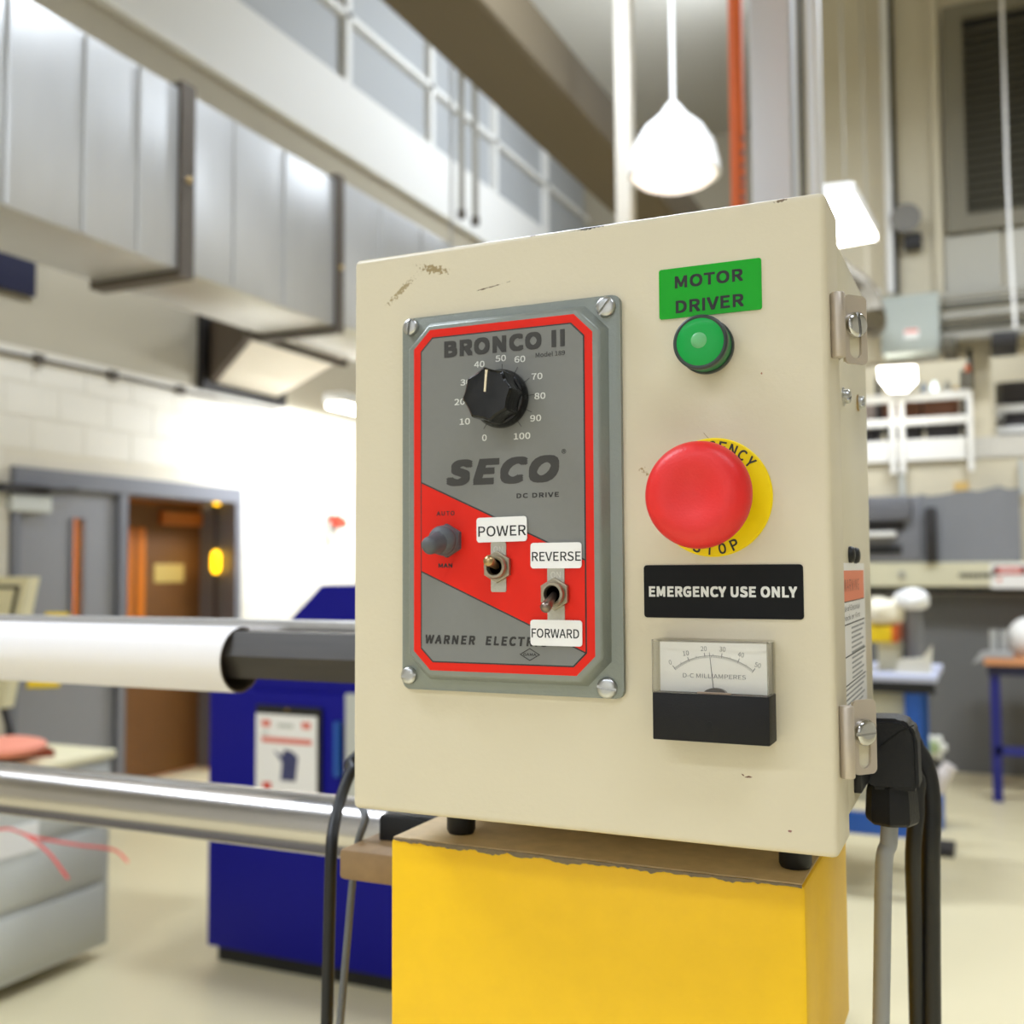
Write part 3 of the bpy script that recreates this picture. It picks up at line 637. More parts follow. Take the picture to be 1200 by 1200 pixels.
obj('dark_bay', B((a.x+0.02, 7.70, 1.60), (b_.x-0.14, 7.73, 1.66)), BLKR, mc, 0)
obj('upper_bay', B((a.x+0.02, 7.70, 1.77), (b_.x-0.12, 7.73, 1.84)), DARKM, mc, 0)
obj('tray', B((a.x, 7.58, 1.725), (b_.x-0.17, 7.73, 1.76), 0.01), WHITEM, mc)
o = obj('upright_post', B((b_.x+0.03, 7.66, 1.535), (b_.x+0.10, 7.74, 1.93), 0.01), DARKM); setp(o, 'dark upright post between bench machine and grey cover', 'post')
o = obj('wall_sticker', B((at(1118, 570, y=7.98).x, 7.985, at(1118, 580, y=7.98).z), (at(1135, 570, y=7.98).x, 7.999, at(1118, 565, y=7.98).z)), mat('ochre', (214, 178, 104), 0.6)); setp(o, 'ochre paper notice on the wall above the grey cover', 'sign')
for px, l in ((1056, 'pale pipe drop below the left railing post'), (1197, 'pale pipe drop at the right edge of the picture')):
    a = at(px, 540, y=7.9); o = obj('pipe_drop', lathe(bmesh.new(), [(0.022, 0), (0.022, 2.25-2.0)], (a.x, 7.93, 2.02), 'z', 10), LGREY); setp(o, l, 'pipe')

# far work bench with wooden top
tb = thing('wooden_top_bench', (0.6, 7.3, 0), 'workbench with wooden top and dark blue legs by the grey wall', 'bench')
a = at(1153, 771, y=7.0)
obj('bench_top', B((a.x, 6.98, a.z-0.045), (1.5, 7.7, a.z), 0.005), WOODT, tb)
obj('apron', B((a.x+0.02, 7.0, a.z-0.11), (1.5, 7.05, a.z-0.045)), NAVY, tb, 0)
for x in (a.x+0.03, 1.42):
    for y in (7.02, 7.6): obj('leg', B((x, y, 0), (x+0.06, y+0.06, a.z-0.045)), mat('navy_leg', (20, 24, 110), 0.5), tb, 0)
obj('stretcher', B((a.x+0.05, 7.02, 0.30), (1.45, 7.06, 0.35)), mat('navy_leg', (30, 36, 120), 0.5), tb, 0)
benchz = a.z
for i, (px, l) in enumerate(((1165, 'left clear cylinder on the wooden bench'), (1177, 'right clear cylinder on the wooden bench'))):
    c = at(px, 765, y=7.2); o = obj('clear_cylinder', lathe(bmesh.new(), [(0.026, 0), (0.026, 0.17)], (c.x, 7.2, benchz), 'z', 14), mat('frosted_tube', (176, 176, 172), 0.3)); setp(o, l, 'cylinder')
def blob(name, c, s, m, label, cat, amp=0.25, seed=0, sub=3):
    bm = bmesh.new(); bmesh.ops.create_icosphere(bm, subdivisions=sub, radius=1)
    for v in bm.verts:
        k = 1+amp*noise.noise(v.co*1.6+Vector((seed, 0, 0)))+amp*0.4*noise.noise(v.co*4+Vector((seed, 3, 0)))
        v.co = Vector((c[0]+v.co.x*s[0]*k, c[1]+v.co.y*s[1]*k, max(c[2]+v.co.z*s[2]*k, c[2]-s[2]*0.9)))
    o = obj(name, bm, m, None, 180); return setp(o, label, cat)
c = at(1203, 750, y=7.15)
blob('plastic_bag', (c.x+0.02, 7.25, benchz+0.12), (0.13, 0.12, 0.135), BAG, 'round white plastic bag on the wooden bench', 'bag', 0.12)
a_ = at(1140, 770, y=6.98)
o = obj('plastic_sheet', prism(bmesh.new(), [(a_.x, benchz-0.04), (a_.x+0.05, benchz+0.035), (a_.x+0.24, benchz+0.04), (a_.x+0.24, benchz+0.004), (a_.x+0.08, benchz+0.004)], 7.0, 7.18, 'y'), mat('grey_film', (170, 170, 170), 0.3)); setp(o, 'crumpled clear plastic sheet hanging over the bench corner', 'sheet')

# nearer bench with bright blue legs
TY = 4.6
a = at(1098, 800, y=TY); x1 = a.x; tz = at(1060, 790, y=TY).z
nb = thing('blue_leg_bench', (x1-0.5, TY+0.3, 0), 'workbench with pale top and bright blue legs right of the box', 'bench')
obj('bench_top', B((x1-1.2, TY-0.02, tz-0.035), (x1, TY+0.6, tz), 0.006), mat('pale_top', (196, 200, 222), 0.4), nb)
obj('apron', B((x1-1.18, TY, tz-0.085), (x1-0.01, TY+0.04, tz-0.035)), BLKR, nb, 0)
lx = at(1070, 850, y=TY).x
for y in (TY+0.01, TY+0.5):
    obj('leg', B((lx-0.035, y, 0), (lx+0.035, y+0.06, tz-0.035)), BLUE2, nb, 0)
    obj('leg', B((x1-1.15, y, 0), (x1-1.08, y+0.06, tz-0.035)), BLUE2, nb, 0)
c0 = at(1030, 955, y=TY).z; c1 = at(1030, 980, y=TY).z
obj('lower_rail', B((x1-1.12, TY+0.01, c1), (lx+0.03, TY+0.05, c0)), BLUE2, nb, 0)
cb = obj('drawer_cabinet', B((x1-1.0, TY+0.08, c0+0.04), (at(1062, 850, y=TY+0.08).x, TY+0.55, tz-0.09), 0.006), BEIGEB); setp(cb, 'beige cabinet hung under the blue legged bench', 'cabinet')
# things on it
BX = lambda px, py, y=TY+0.1: at(px, py, y=y)
o = obj('beige_box', B((BX(1028, 760).x, TY+0.12, tz), (BX(1053, 760).x, TY+0.4, BX(1040, 752).z), 0.006), BEIGEB); setp(o, 'beige box under the yellow tray on the bench', 'box')
ty = thing('yellow_tray', (BX(1035, 745).x, TY+0.2, BX(1040, 752).z), 'yellow tray with orange end on the beige box', 'tray')
obj('tray_body', B((BX(1012, 740).x, TY+0.06, BX(1035, 752).z), (BX(1050, 740).x, TY+0.4, BX(1035, 733).z), 0.005), YELB, ty)
obj('end_cap', B((BX(1046, 740).x, TY+0.05, BX(1035, 752).z), (BX(1052, 740).x, TY+0.41, BX(1035, 733).z), 0.003), ORANGE, ty)
jr = thing('jar', (BX(1068, 790).x, TY+0.15, tz), 'tall grey glass jar beneath a white plastic bag', 'jar')
cx = BX(1068, 760).x; rj = (BX(1081, 760).x-BX(1055, 760).x)/2
obj('glass_wall', lathe(bmesh.new(), [(rj, 0), (rj, BX(1068, 712).z-tz)], (cx, TY+0.2, tz), 'z', 24), mat('grey_glass', (122, 122, 124), 0.12, coat=0.5), jr)
obj('rim', lathe(bmesh.new(), [(rj*1.05, 0), (rj*1.05, 0.012)], (cx, TY+0.2, BX(1068, 712).z), 'z', 24), TAN, jr)
c = BX(1060, 702)
blob('plastic_bag', (BX(1066, 702).x, TY+0.16, BX(1060, 706).z+0.012), (0.085, 0.1, 0.052), BAG, 'white plastic bag draped over the glass jar', 'bag', 0.2, 3)
blob('plastic_bag', (BX(1034, 715).x, TY+0.15, BX(1035, 718).z), (0.095, 0.11, 0.072), mat('creamy_bag', (236, 226, 200), 0.5), 'cream coloured plastic bag heaped on the yellow tray', 'bag', 0.25, 9)
bm = prism(bmesh.new(), [(BX(1050, 795).x, tz), (BX(1092, 795).x, tz), (BX(1093, 757).x, BX(1093, 755).z), (BX(1082, 770).x, BX(1082, 770).z), (BX(1055, 772).x, BX(1055, 772).z)], TY+0.04, TY+0.07, 'y')
o = obj('paper_bag', bm, mat('bag_paper', (226, 220, 200), 0.6)); setp(o, 'pale open paper packet in front of the glass jar', 'bag')
# floor clutter
cx = at(1094, 875, y=5.6)
fan = thing('floor_gadget', (cx.x, 5.6, 0), 'green and white shop tool with white fins on a stand', 'tool')
for k in range(6):
    a = k*math.pi/3; obj('fin', B((cx.x+0.045*math.cos(a)-0.022, 5.58, cx.z+0.045*math.sin(a)-0.022), (cx.x+0.045*math.cos(a)+0.022, 5.60, cx.z+0.045*math.sin(a)+0.022), 0.008), WHITEM, fan)
obj('hub', lathe(bmesh.new(), [(0.035, 0), (0.03, 0.03)], (cx.x, 5.58, cx.z), '-y', 14), mat('pale_green', (160, 176, 130), 0.5), fan)
obj('stand', B((cx.x-0.015, 5.6, 0), (cx.x+0.015, 5.63, cx.z)), DARKM, fan, 0)
obj('foot', B((cx.x-0.09, 5.5, 0), (cx.x+0.09, 5.75, 0.03)), DARKM, fan, 0)
YB = 6.1
bz0 = at(1096, 932, y=YB).z
o = obj('floor_bin', B((at(1080, 940, y=YB).x, YB, 0), (at(1105, 940, y=YB).x, YB+0.2, bz0), 0.01), BLUE2); setp(o, 'small blue bin on the floor beyond the black cable', 'bin')
o = obj('cloth_bundle', tube(bmesh.new(), curve_pts([at(1088, 935, y=YB+0.05), at(1098, 926, y=YB+0.05), at(1104, 912, y=YB+0.04), at(1114, 897, y=YB+0.04)]), [0.03]*8+[0.045]*12+[0.04]*5, 10), mat('white_rag', (214, 206, 204), 0.7)); setp(o, 'white rag draped over the small blue bin', 'cloth')

# ------------------------------------------------------------------ blue machine at left
MY = 2.8
x0 = at(245, 850, y=MY).x; zt = at(390, 686, y=MY).z
bmn = thing('blue_machine', (x0+0.6, MY+0.4, 0), 'tall dark blue machine cabinet with sloped corner left of the box', 'machine')
xs, zs = at(340, 722, y=MY).x, at(340, 722, y=MY).z; xt = at(373, 686, y=MY).x
zj = at(250, 806, y=MY).z
obj('cabinet', B((x0, MY, 0.06), (x0+1.5, MY+0.8, zj), 0.006), BLUE, bmn)
obj('hood', prism(bmesh.new(), [(x0+0.12, zj), (x0+1.5, zj), (x0+1.5, zt), (xt, zt), (xs, zs), (xs-0.12, zs-0.14)], MY+0.02, MY+0.7, 'y'), BLUE, bmn, 0)
obj('plinth', B((x0+0.03, MY+0.03, 0), (x0+1.47, MY+0.77, 0.06)), BLKR, bmn, 0)
xa = at(404, 850, y=MY-0.02).x
obj('side_strip', B((xa, MY-0.02, 0.6), (xa+0.2, MY, at(404, 812, y=MY).z), 0.004), LGREY, bmn, 0)
obj('door_handle', B((xa-0.045, MY-0.03, 0.75), (xa-0.02, MY, 0.95), 0.005), BLUE2, bmn)
cb = thing('poster_clipboard', (at(337, 900, y=MY).x, MY-0.02, 0.7), 'black framed white poster on the blue machine', 'poster')
def pp(px, py, y=MY-0.02): return at(px, py, y=y)
X0, X1 = pp(298, 880).x, pp(375, 880).x; Z1 = pp(336, 828).z; Z0 = Z1-0.42
obj('frame', B((X0, MY-0.015, Z0), (X1, MY, Z1), 0.003, 1), BLKR, cb, 0)
obj('hook', lathe(bmesh.new(), [(0.006, 0), (0.006, 0.006)], (pp(336, 831).x, MY-0.015, Z1-0.012), '-y', 10), BRASS, cb)
px0, px1, pz1 = X0+0.006, X1-0.016, Z1-0.032
pg = obj('sheet', B((px0, MY-0.018, Z0+0.02), (px1, MY-0.0155, pz1)), WLAB, cb, 0)
def pr(name, u0, v0, u1, v1, m):
    w = px1-px0; return obj(name, B((px0+w*u0, MY-0.0195, pz1-w*v1), (px0+w*u1, MY-0.0182, pz1-w*v0)), m, pg, 0)
pr('emblem', 0.10, 0.08, 0.24, 0.17, SOFTRED); pr('emblem', 0.76, 0.08, 0.90, 0.17, SOFTRED); pr('heading', 0.36, 0.12, 0.62, 0.17, LGREY)
pr('heading', 0.12, 0.24, 0.20, 0.28, LGREY); pr('title_band', 0.10, 0.31, 0.92, 0.38, SOFTRED)
wv = px1-px0
obj('picture', prism(bmesh.new(), [(px0+wv*u, pz1-wv*v) for u, v in ((0.42, 0.88), (0.66, 0.88), (0.70, 0.55), (0.60, 0.48), (0.48, 0.46), (0.44, 0.55), (0.30, 0.48), (0.44, 0.64))], MY-0.0182, MY-0.0195, 'y'), PHOTO, pg, 0)
pr('red_mark', 0.12, 0.92, 0.26, 1.02, REDS); pr('green_mark', 0.15, 1.02, 0.25, 1.07, mat('mark_green', (40, 90, 60), 0.5))

# grey cabinet, board and cushion lower left
cz = 0.80
ca = thing('grey_cabinet', (-3.6, 2.9, 0), 'low light grey cabinet with cream top in front of the grey door', 'cabinet')
A0 = at(130, 878, z=cz); A1 = at(40, 893, z=cz)
obj('body', B((-3.9, A1.y-0.55, 0.05), (A0.x, A0.y, cz-0.03), 0.008), LGREY, ca)
obj('top', B((-3.92, A1.y-0.57, cz-0.03), (A0.x+0.02, A0.y+0.01, cz), 0.006), CREAM, ca)
for k in range(3): obj('drawer_front', B((A0.x, A0.y-0.75, 0.10+k*0.22), (A0.x+0.014, A0.y-0.04, 0.29+k*0.22), 0.005), LGREY, ca)
obj('notice', B((A0.x+0.014, A0.y-0.62, 0.50), (A0.x+0.02, A0.y-0.36, 0.60)), WHITEM, ca, 0)
c = at(20, 880, z=cz)
o = obj('board', prism(bmesh.new(), [(c.x-0.35, c.y-0.25), (c.x+0.02, c.y-0.25), (at(64, 880, z=cz+0.02).x, at(64, 880, z=cz+0.02).y), (at(64, 880, z=cz+0.02).x-0.2, at(64, 880, z=cz+0.02).y+0.1)], cz, cz+0.025, 'z'), BRRED); setp(o, 'red brown board lying on the grey cabinet', 'board')
c = at(12, 876, z=cz+0.06)
blob('cushion', (c.x-0.04, c.y, cz+0.06), (0.16, 0.15, 0.036), SALMON, 'salmon pink cushion on the red brown board', 'cushion', 0.06)
YI = 2.97
isn = thing('instrument_stand', (-3.75, YI, 0.8), 'cream framed display panel on a thin black stand on the grey cabinet', 'display')
P0 = [at(a, b, y=YI) for a, b in ((35, 676), (20, 760), (-80, 760), (-80, 676))]
ctr = sum(P0, Vector())/4
obj('frame', prism(bmesh.new(), [(at(a, b, y=YI).x, at(a, b, y=YI).z) for a, b in ((34, 676), (3, 830), (-90, 830), (-70, 676))], YI, YI+0.06, 'y'), CREAM, isn, 0)
obj('screen_border', prism(bmesh.new(), [(at(a, b, y=YI).x, at(a, b, y=YI).z) for a, b in ((24, 686), (16, 722), (-80, 722), (-72, 686))], YI-0.004, YI, 'y'), DARKM, isn, 0)
obj('screen', prism(bmesh.new(), [(at(a, b, y=YI).x, at(a, b, y=YI).z) for a, b in ((19, 690), (12, 722), (-80, 722), (-74, 690))], YI-0.008, YI-0.004, 'y'), CREAM, isn, 0)
obj('stand_rod', tube(bmesh.new(), [at(0, 815, y=YI+0.03), at(18, 880, y=YI+0.03)], 0.016, 8), DARKM, isn)
# yellow strips on the grey door (posters)
# red cord
o = obj('red_cord', tube(bmesh.new(), curve_pts([at(-30, 975, y=1.2), at(0, 972, y=1.2), at(14, 972, y=1.2), at(40, 981, y=1.25), at(90, 990, y=1.3), at(133, 996, y=1.4), at(150, 1010, y=1.4)]), 0.0028, 8), REDC); setp(o, 'red cord stretched below the lower metal roller', 'cord')
o = obj('red_cord', tube(bmesh.new(), curve_pts([at(28, 977, y=1.2), at(44, 988, y=1.2), at(60, 1003, y=1.2), at(80, 1030, y=1.2)]), 0.0028, 8), REDC); setp(o, 'short red cord hanging off the longer red cord', 'cord')
Y_ = lambda px, py: tuple(at(px, py, x=-5.0))[1:]
o = obj('yellow_poster', prism(bmesh.new(), [Y_(55, 718), Y_(84, 718), Y_(70, 805), Y_(32, 806)], -5.011, -5.002, 'x'), YELB); setp(o, 'yellow poster on the grey door, mostly hidden by the white roll', 'poster')

# ------------------------------------------------------------------ the winder: frame, rollers, roll
mf = thing('machine_frame', (0.1, 0.25, 0), 'yellow steel machine frame with worn top under the beige box', 'machine')
bt = 1.345
obj('cross_beam', B((-0.003, 0.045, bt-0.12), (0.235, 0.198, bt-0.0012), 0.003), YELM, mf)
# scuffed top skin and chipped front edge, both ragged
n = 70; xs_ = [-0.001+0.234*k/n for k in range(n+1)]
pts = [(x, 0.0455+0.0012*abs(noise.noise(Vector((x*90, 0, 0.3))))) for x in xs_] + [(0.233, 0.196), (-0.001, 0.196)]
obj('worn_top', prism(bmesh.new(), pts, bt-0.0013, bt-0.0006, 'z'), RUST, mf, 0)
n = 130; xs_ = [-0.001+0.234*k/n for k in range(n+1)]
pts = [(x, bt-0.0020-0.0030*abs(noise.noise(Vector((x*70, 2, 0.3))))-0.0018*abs(noise.noise(Vector((x*260, 2, 0.7))))) for x in xs_] + [(0.233, bt-0.0013), (-0.001, bt-0.0013)]
obj('chipped_edge', prism(bmesh.new(), pts, 0.0455, 0.0447, 'y'), mat('chip_steel', (120, 104, 80), 0.5, noise_amt=0.3, noise_scale=300), mf, 0)
obj('upright', B((0.04, 0.200, 0), (0.20, 0.36, bt+0.14), 0.004), YELM, mf)
obj('lower_beam', B((-0.02, 0.09, 0.55), (0.235, 0.15, 0.67), 0.003), YELM, mf)
obj('foot', B((-0.05, 0.0, 0), (0.29, 0.5, 0.04), 0.004), YELM, mf)
obj('front_leg', B((0.02, 0.05, 0), (0.10, 0.13, bt-0.12), 0.003), YELM, mf)
obj('far_upright', B((-1.75, 0.16, 0), (-1.65, 0.46, 1.50), 0.004), YELM, mf)
obj('added_bed', B((-1.64, 0.02, 0.72), (-0.03, 0.62, 0.80), 0.004), mat('added_bed_grey', (92, 86, 80), 0.5), mf)  # unseen dark bed, added to darken the reflection under the roller
a = at(421, 984, y=0.12); b_ = at(470, 984, y=0.12)
obj('rusty_ledge', B((a.x, 0.095, a.z-0.02), (-0.005, 0.15, a.z), 0.003), mat('rust_brown', (140, 112, 76), 0.6, noise_amt=0.25, noise_scale=90), mf)
a = at(448, 953, y=0.13); b_ = at(500, 986, y=0.13)
obj('bearing_block', B((a.x, 0.125, b_.z-0.006), (0.01, 0.16, a.z), 0.002), BLKM, mf)
# lower roller
lr = thing('lower_roller', (-0.7, 0.30, 1.2), 'shiny bare aluminium roller tube running below the white roll', 'roller')
za = (at(0, 893, y=0.3).z+at(0, 953, y=0.3).z)/2
bm = lathe(bmesh.new(), [(0.0262, -1.65), (0.0262, 0.04)], (0, 0.30, za), 'x', 64)
obj('tube', bm, ALUM, lr)
# white sleeve on black bar, rail
RY, RZ = 0.30, (at(0, 728, y=0.3).z+at(0, 797, y=0.3).z)/2
xe = at(283, 770, y=0.3).x; ro = 0.0305
ws = thing('white_roll', (-0.9, RY, RZ-ro), 'long white cardboard sleeve roll slid onto the black bar', 'roll')
bm = bmesh.new(); n = 56; rings = []
for (r, x) in ((ro, -1.6), (ro, xe), (ro-0.0018, xe), (ro-0.0018, -1.6)):
    rings.append([bm.verts.new((x, RY+r*math.cos(2*math.pi*k/n), RZ+r*math.sin(2*math.pi*k/n))) for k in range(n)])
for a, b_ in ((0, 1),):
    for k in range(n): bm.faces.new((rings[a][k], rings[a][(k+1) % n], rings[b_][(k+1) % n], rings[b_][k]))
obj('sleeve', bm, PAPER, ws)
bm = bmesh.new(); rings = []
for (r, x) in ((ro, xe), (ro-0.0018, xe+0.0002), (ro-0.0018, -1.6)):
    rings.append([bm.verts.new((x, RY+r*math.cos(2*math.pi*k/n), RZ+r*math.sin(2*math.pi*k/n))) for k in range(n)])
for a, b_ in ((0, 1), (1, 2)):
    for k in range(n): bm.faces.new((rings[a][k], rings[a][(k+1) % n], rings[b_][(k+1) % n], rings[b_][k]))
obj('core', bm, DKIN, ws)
rb = 0.0246; bz = RZ+0.0058
hexa = [(RY+rb*math.cos(R(60*k)), bz+rb*math.sin(R(60*k))) for k in range(6)]
o = obj('black_bar', prism(bmesh.new(), hexa, -1.7, 0.045, 'x', 0), BLKBAR, None, 0); setp(o, 'black hexagonal bar coming out of the white roll', 'bar')
z0, z1 = at(0, 731, y=0.36).z, at(0, 720.5, y=0.36).z
o = obj('guide_rail', B((-1.7, 0.345, z1-0.012), (0.12, 0.375, z1), 0.003), RAILM); setp(o, 'thin silver guide rail directly above the white roll', 'rail')

# ------------------------------------------------------------------ THE ENCLOSURE
en = thing('control_enclosure', (DW/2, 0.1, ZB), 'beige steel control box mounted on the yellow machine frame', 'enclosure')
def z(v): return ZB+v
bm = B((0, 0, ZB), (DW, DT, ZB+DH), 0.0032, 4)
me = bpy.data.meshes.new('door'); bm.to_mesh(me); bm.free()
door = bpy.data.objects.new('door', me); COL.objects.link(door); door.parent = en
dorg = Vector((DW/2, 0.018, ZB)); door.location = dorg - en.location; me.transform(Matrix.Translation(-dorg)); me.materials.append(PAINT)
for p in me.polygons: p.use_smooth = True
me.set_sharp_from_angle(angle=R(40))
bm = bmesh.new(); box(bm, (E_, DT+0.003, z(E_)), (DW-E_, 0.196, z(DH-E_)), 0.002, 2)
obj('box_body', bm, PAINT2, en)
obj('gasket', B((E_+0.002, DT-0.002, z(E_+0.002)), (DW-E_-0.002, DT+0.004, z(DH-E_-0.002))), BLKR, en, 0)

for fx, fy_ in ((0.0310, 0.070), (0.225, 0.075), (0.0265, 0.17), (0.225, 0.17)):
    obj('rubber_foot', lathe(bmesh.new(), [(0.0075, 0), (0.0085, 0.002), (0.0085, 0.031)], (fx, fy_, bt-0.0004), 'z', 24), BLKR, en)
def slotted(name, c, r, hgt, ang, axis, m, parent, par_m=HOLE):
    """round head with a real slot: two half discs over a thin core"""
    def P(u, v, h):
        return {'-y': (c[0]+u, c[1]-h, c[2]+v), 'x': (c[0]+h, c[1]+u, c[2]+v)}[axis] if isinstance(axis, str) else tuple(Vector(c)+axis[0]*u+axis[1]*v+axis[2]*h)
    bm = bmesh.new(); ca_, sa = math.cos(ang), math.sin(ang); g = r*0.14
    def add(pts, h0, prof):
        rings = []
        for s, h in prof:
            rings.append([bm.verts.new(P(*(lambda X, Y: (X*ca_-Y*sa, X*sa+Y*ca_))(px*s if False else px*s, py), h)) if False else bm.verts.new(P((cx0+(px-cx0)*s)*ca_-(cy0+(py-cy0)*s)*sa, (cx0+(px-cx0)*s)*sa+(cy0+(py-cy0)*s)*ca_, h)) for px, py in pts])
        for a, b in zip(rings, rings[1:]):
            for i in range(len(pts)): bm.faces.new((a[i], a[(i+1) % len(pts)], b[(i+1) % len(pts)], b[i]))
        bm.faces.new(rings[0][::-1]); bm.faces.new(rings[-1])
    for sgn in (1, -1):
        t0 = math.asin(g/r); pts = [(r*math.cos(t0+(math.pi-2*t0)*k/14), sgn*r*math.sin(t0+(math.pi-2*t0)*k/14)) for k in range(15)]
        cx0, cy0 = 0, sgn*g
        add(pts, 0, [(1, 0), (0.99, hgt*0.42), (0.93, hgt*0.66), (0.80, hgt*0.84), (0.60, hgt*0.95), (0.35, hgt)])
    cx0 = cy0 = 0
    pts = [(r*0.97*math.cos(2*math.pi*k/24), r*0.97*math.sin(2*math.pi*k/24)) for k in range(24)]
    add(pts, 0, [(1, 0), (1, hgt*0.45)])
    return obj(name, bm, m, parent, 40)

# ---------------- motor drive (grey panel)
dr = thing('motor_drive', (0.0955, -0.003, z(0.067)), 'grey and red motor speed drive panel on the box door', 'control panel')
obj('mounting_plate', prism(bmesh.new(), rrect(0.0335, z(0.067), 0.1580, z(0.267), 0.004), 0.0005, -0.0030, 'y', 0.0008), GHAM, dr)
def octo(x0, z0, x1, z1, c): return [(x0+c, z0), (x1-c, z0), (x1, z0+c), (x1, z1-c), (x1-c, z1), (x0+c, z1), (x0, z1-c), (x0, z0+c)]
obj('raised_housing', prism(bmesh.new(), octo(0.0380, z(0.0725), 0.1520, z(0.2630), 0.0125), -0.0028, -0.0090, 'y', 0.0012, octo(0.0408, z(0.0750), 0.1490, z(0.2605), 0.0120)), GHAM, dr, 50)
fy = -0.00905
obj('red_border', prism(bmesh.new(), octo(0.0440, z(0.0780), 0.1455, z(0.2580), 0.0098), fy+0.0002, fy, 'y'), REDP, dr, 0)
obj('black_border', prism(bmesh.new(), octo(0.0482, z(0.0822), 0.1413, z(0.2538), 0.0070), fy+0.0001, fy-0.00012, 'y'), BLKP, dr, 0)
gx0, gx1, gz0, gz1, gc = 0.0489, 0.1406, z(0.0829), z(0.2531), 0.0067
obj('grey_face', prism(bmesh.new(), octo(gx0, gz0, gx1, gz1, gc), fy, fy-0.00024, 'y'), GFACE, dr, 0)
def bandz(x, za_, zb_): return z(za_ + (zb_-za_)*(x-0.048)/(0.1415-0.048))
def stripe(name, t0, t1, off0, off1, y, m):
    # polygon between two slanted lines
    obj(name, prism(bmesh.new(), [(gx0, bandz(gx0, *t1)+off1), (gx1, bandz(gx1, *t1)+off1), (gx1, bandz(gx1, *t0)+off0), (gx0, bandz(gx0, *t0)+off0)], fy-0.0001, y, 'y'), m, dr, 0)
TOP, BOT = (0.1768, 0.1345), (0.1300, 0.0892)
stripe('band_outline', TOP, BOT, 0.0005, -0.0005, fy-0.00032, BLKP)
stripe('red_band', TOP, BOT, -0.0003, 0.0003, fy-0.00040, REDP)
ty_ = fy-0.0003
text('lettering', 'BRONCO II', (0.0625, z(0.2420), 0.1310, z(0.2510)), ty_, DKGP, dr, bold=0.050)
text('lettering', 'Model 189', (0.1150, z(0.2377), 0.1310, z(0.2402)), ty_, BLKP, dr, bold=0.0)
text('lettering', 'SECO', (0.0635, z(0.1740), 0.1275, z(0.1878)), ty_, DKGP, dr, bold=0.052, shear=0.24)
text('lettering', 'DC DRIVE', (0.1040, z(0.1665), 0.1272, z(0.1690)), ty_, BLKP, dr, bold=0.028, spacing=1.04)
text('lettering', '®', (0.1288, z(0.1880), 0.1312, z(0.1904)), ty_, DKGP, dr)
text('lettering', 'AUTO', (0.0580, z(0.1588), 0.0685, z(0.1611)), fy-0.00045, INK, dr, bold=0.014, spacing=1.1)
text('lettering', 'MAN', (0.0590, z(0.1315), 0.0672, z(0.1338)), fy-0.00045, INK, dr, bold=0.03)
text('lettering', 'WARNER  ELECTRIC', (0.0512, z(0.0918), 0.1205, z(0.0966)), ty_, BLKP, dr, bold=0.035, shear=0.15, spacing=1.10)
# diamond mark
bm = bmesh.new(); dxc, dzc = 0.1108, z(0.0878)
for s, inner in ((1, 0),):
    o4 = [(dxc-0.0056, dzc), (dxc, dzc-0.0032), (dxc+0.0056, dzc), (dxc, dzc+0.0032)]; i4 = [(dxc+(x-dxc)*0.86, dzc+(zz-dzc)*0.86) for x, zz in o4]
    for i in range(4):
        q4 = [o4[i], o4[(i+1) % 4], i4[(i+1) % 4], i4[i]]; prism(bm, q4, fy-0.0002, ty_-0.0001, 'y')
obj('diamond_mark', bm, BLKP, dr, 0)
text('lettering', 'GAMA', (dxc-0.0036, dzc-0.0007, dxc+0.0036, dzc+0.0007), ty_, BLKP, dr, bold=0.02)
KX, KZ = 0.0962, z(0.2178)
nums = [('0', 568, 513), ('10', 545, 494), ('20', 539, 471), ('30', 546, 448), ('40', 562, 427), ('50', 587, 420), ('60', 609.5, 421), ('70', 629.5, 441), ('80', 633, 464), ('90', 628, 490), ('100', 612, 511)]
for s, px, py in nums:
    c = at(px, py, y=fy); w = {1: 0.0013, 2: 0.0030, 3: 0.0046}[len(s)]
    text('dial_number', s, (c.x-w, c.z-0.00165, c.x+w, c.z+0.00165), ty_, WHTP, dr, bold=0.004)
bm = bmesh.new()
for k in range(11):
    a = R(234-28.8*k); ca_, sa = math.cos(a), math.sin(a); nx_, nz_ = -sa*0.00013, ca_*0.00013
    r1, r2 = 0.0140, 0.0182
    prism(bm, [(KX+r1*ca_-nx_, KZ+r1*sa-nz_), (KX+r2*ca_-nx_, KZ+r2*sa-nz_), (KX+r2*ca_+nx_, KZ+r2*sa+nz_), (KX+r1*ca_+nx_, KZ+r1*sa+nz_)], fy-0.0002, ty_-0.00005, 'y')
o = obj('dial_ticks', bm, BLKP, dr, 0); o['kind'] = 'stuff'
for i, (x, zz, a, r) in enumerate(((0.0390, 0.2622, 80, 0.0046), (0.1508, 0.2612, 50, 0.0052), (0.1495, 0.0722, -8, 0.0052), (0.0378, 0.0742, 8, 0.0046))):
    slotted('panel_screw', (x, -0.0030, z(zz)), r, 0.0026, R(a), '-y', STEEL, dr)
